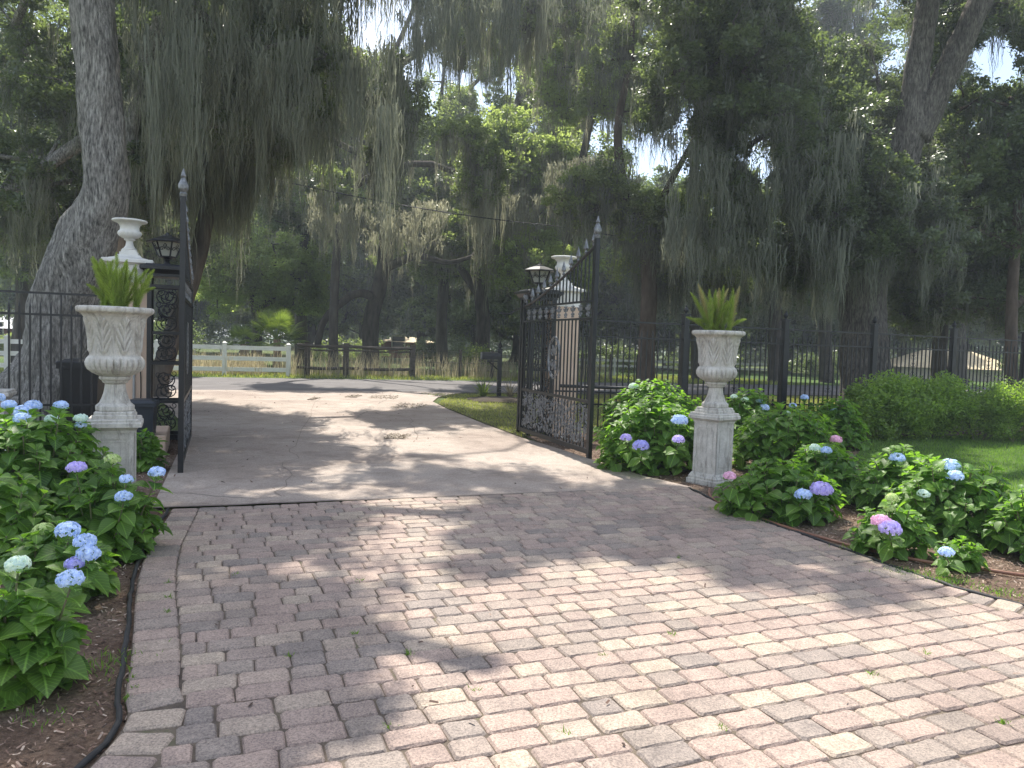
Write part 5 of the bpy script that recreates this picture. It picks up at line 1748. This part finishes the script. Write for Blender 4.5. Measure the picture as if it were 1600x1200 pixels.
# top centre: hanging moss over the sky gap
oak(520, 37, [(522, 470, 1), (530, 360, .9), (560, 240, .8), (600, 120, .6), (650, 0, .4), (680, -120, .25)], .22,
    [(650, -60, -12, 4.6, 3, 1.8, 50), (660, 50, -8, 2.6, 2, 2.0, 24), (690, 260, -5, 2.4, 2, 2.0, 40), (540, 150, -6, 2.0, 2, 3.0, 50), (850, -30, -9, 3.2, 2, 2.0, 40)], 'oak_mid',
    'oak in mid view trailing dark moss across the bright sky gap', 'bark_far', 420, .085, .9, (420, (1.2, 3.6), 14, .04, .18))
# across the road, left to centre
oak(400, 40, [(402, 500, 1), (395, 450, .8), (410, 400, .5)], .25,
    [(410, 420, 0, 3.2, 2.5, 2.0, 60), (350, 440, 0, 1.8, 2, 1.8, 26), (470, 460, 1, 1.5, 1.5, 1.4, 20)], 'oak_light',
    'small sunlit pale green oak behind the palmettos across the road', 'bark_far', 380, .10, .95, (30, (.5, 1.4), 10, .04, .2))
oak(578, 40, [(580, 500, 1), (590, 455, .95), (603, 400, .9), (598, 340, .8), (570, 270, .6), (560, 180, .4)], .42,
    [(640, 300, 0, 3.4, 3, 1.8, 60), (540, 300, 0, 2.8, 3, 1.6, 40), (600, 190, 1, 4.2, 3, 2.6, 70), (720, 350, 0, 2.4, 2, 1.4, 32), (525, 292, -5, 1.5, 1, .9, 24), (635, 318, -4.2, 2.4, 1, .9, 44)], 'oak_mid',
    'twisted dark trunked oak across the road behind the plank fence', 'bark_far', 380, .11, 1.1, (420, (1.0, 3.2), 13, .06, .22),
    stems=[[(592, 470, 0, .6), (560, 458, -1, .5), (525, 480, -2, .45), (505, 505, -2, .42), (495, 540, -2, .4)], [(600, 420, 0, .6), (650, 400, -1, .45), (700, 410, -2, .3), (740, 400, -2, .2)]],
    curtains=[(485, 565, 300, 360, 34, 36, 18, (1.0, 3.2)), (570, 700, 310, 385, 35, 37, 30, (.6, 3.4))])
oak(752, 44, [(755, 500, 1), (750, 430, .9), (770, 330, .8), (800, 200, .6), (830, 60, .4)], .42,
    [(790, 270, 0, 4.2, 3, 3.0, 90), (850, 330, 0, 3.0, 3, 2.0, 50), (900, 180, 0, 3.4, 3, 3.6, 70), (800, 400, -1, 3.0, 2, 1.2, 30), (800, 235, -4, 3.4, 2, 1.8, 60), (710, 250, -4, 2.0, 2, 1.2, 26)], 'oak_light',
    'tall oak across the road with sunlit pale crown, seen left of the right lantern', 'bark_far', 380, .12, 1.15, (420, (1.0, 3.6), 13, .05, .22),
    stems=[[(755, 470, 0, .7), (720, 420, 0, .5), (690, 380, 0, .3)], [(765, 350, 0, .6), (830, 300, -1, .4), (890, 260, -2, .25)]],
    curtains=[(740, 845, 290, 390, 36, 39, 40, (1.0, 3.4)), (850, 1000, 240, 330, 33, 36, 34, (1.0, 3.2))])
oak(880, 37, [(885, 520, 1), (880, 430, .9), (900, 300, .7), (930, 150, .5), (950, 0, .3)], .30,
    [(930, 60, -3, 4.2, 2.5, 3.6, 110), (760, -20, -3, 3, 2, 1.6, 30), (860, 420, 0, 2.6, 2, 1.6, 36), (960, 330, 0, 1.6, 1.4, 1.2, 18), (1000, 120, 0, 1.8, 1.6, 3.0, 36)], 'oak_light',
    'oak above the right lantern with the brightest yellow green crown', 'bark_far', 420, .10, 1.0, (330, (1.0, 3.2), 13, .045, .2))
oak(1010, 24, [(1012, 520, 1), (1014, 430, .95), (1000, 350, .8), (975, 290, .6), (965, 200, .5), (985, 90, .4), (990, -40, .3)], .26,
    [(985, 60, 0, 2.2, 1.6, 2.6, 12), (940, 300, 0, 1.5, 1.5, 1.0, 18), (1060, 340, 0, 2.0, 1.6, 1.1, 34), (1080, 60, 0, 1.2, 1.2, 2.2, 14), (1090, 410, 1, 2.4, 1.6, 1.0, 30)], 'oak_mid',
    'reddish trunked tree with curving limbs just behind the right gate leaf', 'bark_red', 440, .075, .75, (420, (.6, 2.2), 12, .035, .16),
    stems=[[(1012, 440, 0, .7), (1030, 350, 0, .6), (1075, 300, 0, .5), (1110, 250, 0, .35), (1125, 170, 0, .2)], [(1005, 380, 0, .6), (1040, 300, -.5, .4), (1090, 210, -1, .3)]])
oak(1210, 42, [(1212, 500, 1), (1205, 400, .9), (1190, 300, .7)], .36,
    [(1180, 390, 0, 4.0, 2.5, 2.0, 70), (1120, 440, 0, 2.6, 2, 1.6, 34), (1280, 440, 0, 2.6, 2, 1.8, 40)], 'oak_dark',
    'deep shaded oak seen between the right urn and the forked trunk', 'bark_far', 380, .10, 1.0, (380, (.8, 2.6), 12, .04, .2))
oak(1470, 25, [(1468, 560, 1), (1472, 480, .9), (1480, 380, .8), (1500, 250, .6)], .24,
    [(1500, 250, 0, 2.8, 2, 2.4, 70), (1440, 380, 0, 2.2, 1.8, 1.8, 50), (1550, 400, 0, 2.6, 2, 1.6, 55), (1420, 470, 0, 1.8, 1.5, .9, 20)], 'oak_dark',
    'slim trunked dark oak behind the third fence shrub', 'bark_far', 420, .075, .8, (260, (.6, 2.0), 12, .035, .16))
oak(1583, 21, [(1580, 560, 1), (1582, 450, .9), (1590, 330, .8), (1600, 200, .7), (1620, 50, .5)], .16,
    [(1600, 250, 0, 2.6, 2, 2.6, 70), (1570, 160, 1, 2.0, 2, 1.0, 16), (1640, 50, 0, 2.6, 2, 2.6, 50), (1560, 470, 2, 1.6, 1.5, .7, 14)], 'oak_dark',
    'slender straight tree at the right border behind the fence', 'bark_red', 420, .07, .75, (180, (.6, 2.0), 12, .035, .16))

for px, Y, r, lf, lab, fl in [
    (225, 34, .3, 'oak_dark', 'dark oak between the leaning trunk and the left gate leaf, across the road', [(225, 120, 0, 4, 3, 5, 90), (230, 330, 0, 3.5, 3, 2.2, 50)]),
    (470, 45, .35, 'oak_dark', 'dense dark oak behind the palmettos, its crown out of the frame', [(420, 60, 0, 4, 3, 5, 40), (480, 300, 0, 4.5, 3, 2.4, 60)]),
    (690, 47, .35, 'oak_mid', 'tall oak filling the space behind the sky gap above the drive', [(680, 230, 0, 5, 3, 4, 90), (700, 390, 0, 4, 3, 2, 40), (775, 140, 0, 3.4, 2, 2.8, 46)]),
    (1090, 42, .35, 'oak_dark', 'tall dark oak across the road between the right gate leaf and the right urn', [(1110, 60, 0, 4.2, 3, 6, 100), (1120, 380, 0, 4, 3, 2.4, 60)]),
    (1290, 44, .35, 'oak_dark', 'shadowy oak across the road left of the forked trunk', [(1290, 100, 0, 5, 3, 6, 110), (1270, 360, 0, 4.5, 3, 3, 70)]),
    (1500, 48, .35, 'oak_dark', 'shadowy oak across the road in front of the tan roofed house', [(1480, 300, 0, 4.5, 3, 4, 90), (1560, 250, 0, 4, 3, 5, 60), (1480, 60, 0, 4, 3, 3, 40)])]:
    oak(px, Y, [(px, 500, 1), (px + 5, 380, .9), (px - 6, 250, .7), (px + 4, 100, .5)], r, fl, lf, lab, 'bark_far', 400, .12, 1.2, (220, (1.0, 3.4), 12, .05, .25))
# the woods further back
FG = 'oaks of the wood beyond the pasture'
WL = ['far wood oak behind the left border bushes', 'far wood oak right above the red brick house', 'far wood oak behind the leaning trunk', 'far wood oak behind the iron column of the left gate', 'far wood oak above the white rail fence', 'far wood oak above the palmetto', 'far wood oak above the left post of the plank fence', 'far wood oak behind the low pale house', 'far wood oak above the right post of the plank fence', 'far wood oak above the mailbox', 'far wood oak behind the right pillar', 'far wood oak behind the high end of the right gate leaf', 'far wood oak just left of the right stone urn', 'far wood oak just right of the right stone urn', 'far wood oak above the second finial post of the right fence', 'far wood oak just left of the forked trunk', 'far wood oak just right of the forked trunk', 'far wood oak above the tan roofed house', 'far wood oak at the right border of the wood', 'far wood oak beyond the right border, only its edge in view']
back = [(-60, 60, 260, 'oak_dark'), (90, 58, 300, 'oak_mid'), (200, 64, 330, 'oak_dark'), (290, 60, 290, 'oak_mid'), (380, 70, 310, 'oak_dark'), (480, 62, 280, 'oak_mid'), (560, 72, 250, 'oak_dark'), (650, 64, 290, 'oak_dark'), (735, 58, 300, 'oak_mid'), (800, 70, 260, 'oak_dark'),
        (870, 60, 300, 'oak_mid'), (950, 66, 290, 'oak_dark'), (1040, 60, 330, 'oak_dark'), (1130, 68, 330, 'oak_mid'), (1225, 62, 320, 'oak_dark'), (1310, 68, 300, 'oak_dark'), (1400, 72, 330, 'oak_dark'), (1500, 74, 320, 'oak_mid'), (1610, 70, 250, 'oak_dark'), (1720, 64, 240, 'oak_dark')]
for i, (px, Y, ty, lf) in enumerate(back):
    b = P(px, 600, Y)
    topz = min(24, P(px, ty - 90, Y).z)
    t = Tree('wood_oak', WL[i], (b.x, Y, 0), [((b.x, Y, -.1), .5), ((b.x + .3, Y, 2), .36), ((b.x, Y, topz * .5), .28), ((b.x, Y, topz * .8), .12)], 'bark_far', lf, FG, sides=8)
    t.fill((b.x, Y, topz * .58), (5.2, 3.5, topz * .42), 100, 1.5, True, False, .2)
    t.fill((b.x, Y, topz * .22), (5.0, 3, topz * .12), 30, 1.2, True, False)
    t.grow(1.8, 2.0, .05)
    t.leaves(330, .19)
    t.moss(90, (1.2, 4.0), 9, .10, .35)
# low understorey and a far-off mass of woods
for i, (px, Y, w, h, mt, lb) in enumerate([(200, 48, 5, 2.2, 'oak_mid', 'low bushes left of the distant white fence'), (268, 46, 4, 2.6, 'oak_dark', 'dark bush seen through the left gate scrollwork'), (545, 50, 5, 1.8, 'oak_mid', 'rounded bush behind the plank fence'), (700, 52, 6, 2.0, 'oak_dark', 'wide dark bush beyond the dry weeds'), (960, 44, 5, 1.9, 'oak_dark', 'bush across the road right of the gate'), (1110, 48, 6, 1.8, 'oak_dark', 'dark bush across the road behind the right urn'), (1290, 50, 6, 1.8, 'oak_dark', 'bush beyond the road left of the forked trunk'), (1600, 52, 5, 2.6, 'oak_dark', 'dark bush beyond the tan roofed house'), (15, 44, 3.0, 1.3, 'oak_mid', 'low bush in front of the red brick house')]):
    a = P(px, 560, Y); shrub((a.x, a.y, 0), w, 2.2, h, lb, M[mt], 40, .14, 130, 'bush', 'bushes across the road')
n = 5200
X = rng.uniform(-110, 120, n); Yy = rng.uniform(92, 125, n); Z = rng.uniform(0, 1, n) * (14 + 4 * np.sin(X * .13) + 3 * np.sin(X * .31 + 1))
V, FF = leaf_cloud(np.stack([X, Yy, Z + 1], 1), np.full((n, 3), 2.6), 90, .5, .6)
tag(np_mesh('distant_woods', V, FF, M['oak_dark']), 'solid line of distant woods closing the view', 'woods', kind='stuff')

# added volume imitating the lens glare that lifts the dark tones
hz = MB(); hz.box((0, 140, 17.5), (300, 300, 37))
hm = bpy.data.materials.new('glare_volume'); hm.use_nodes = True
hn = hm.node_tree
hn.nodes.remove(hn.nodes['Principled BSDF'])
pv_ = hn.nodes.new('ShaderNodeVolumePrincipled')
pv_.inputs['Color'].default_value = (.80, .90, 1.0, 1)
pv_.inputs['Density'].default_value = VEIL
pv_.inputs['Anisotropy'].default_value = .45
hn.links.new(pv_.outputs[0], hn.nodes['Material Output'].inputs['Volume'])
ho = hz.build('veil', hm)
tag(ho, 'added thin haze in the air under the oaks', 'veil', kind='stuff')
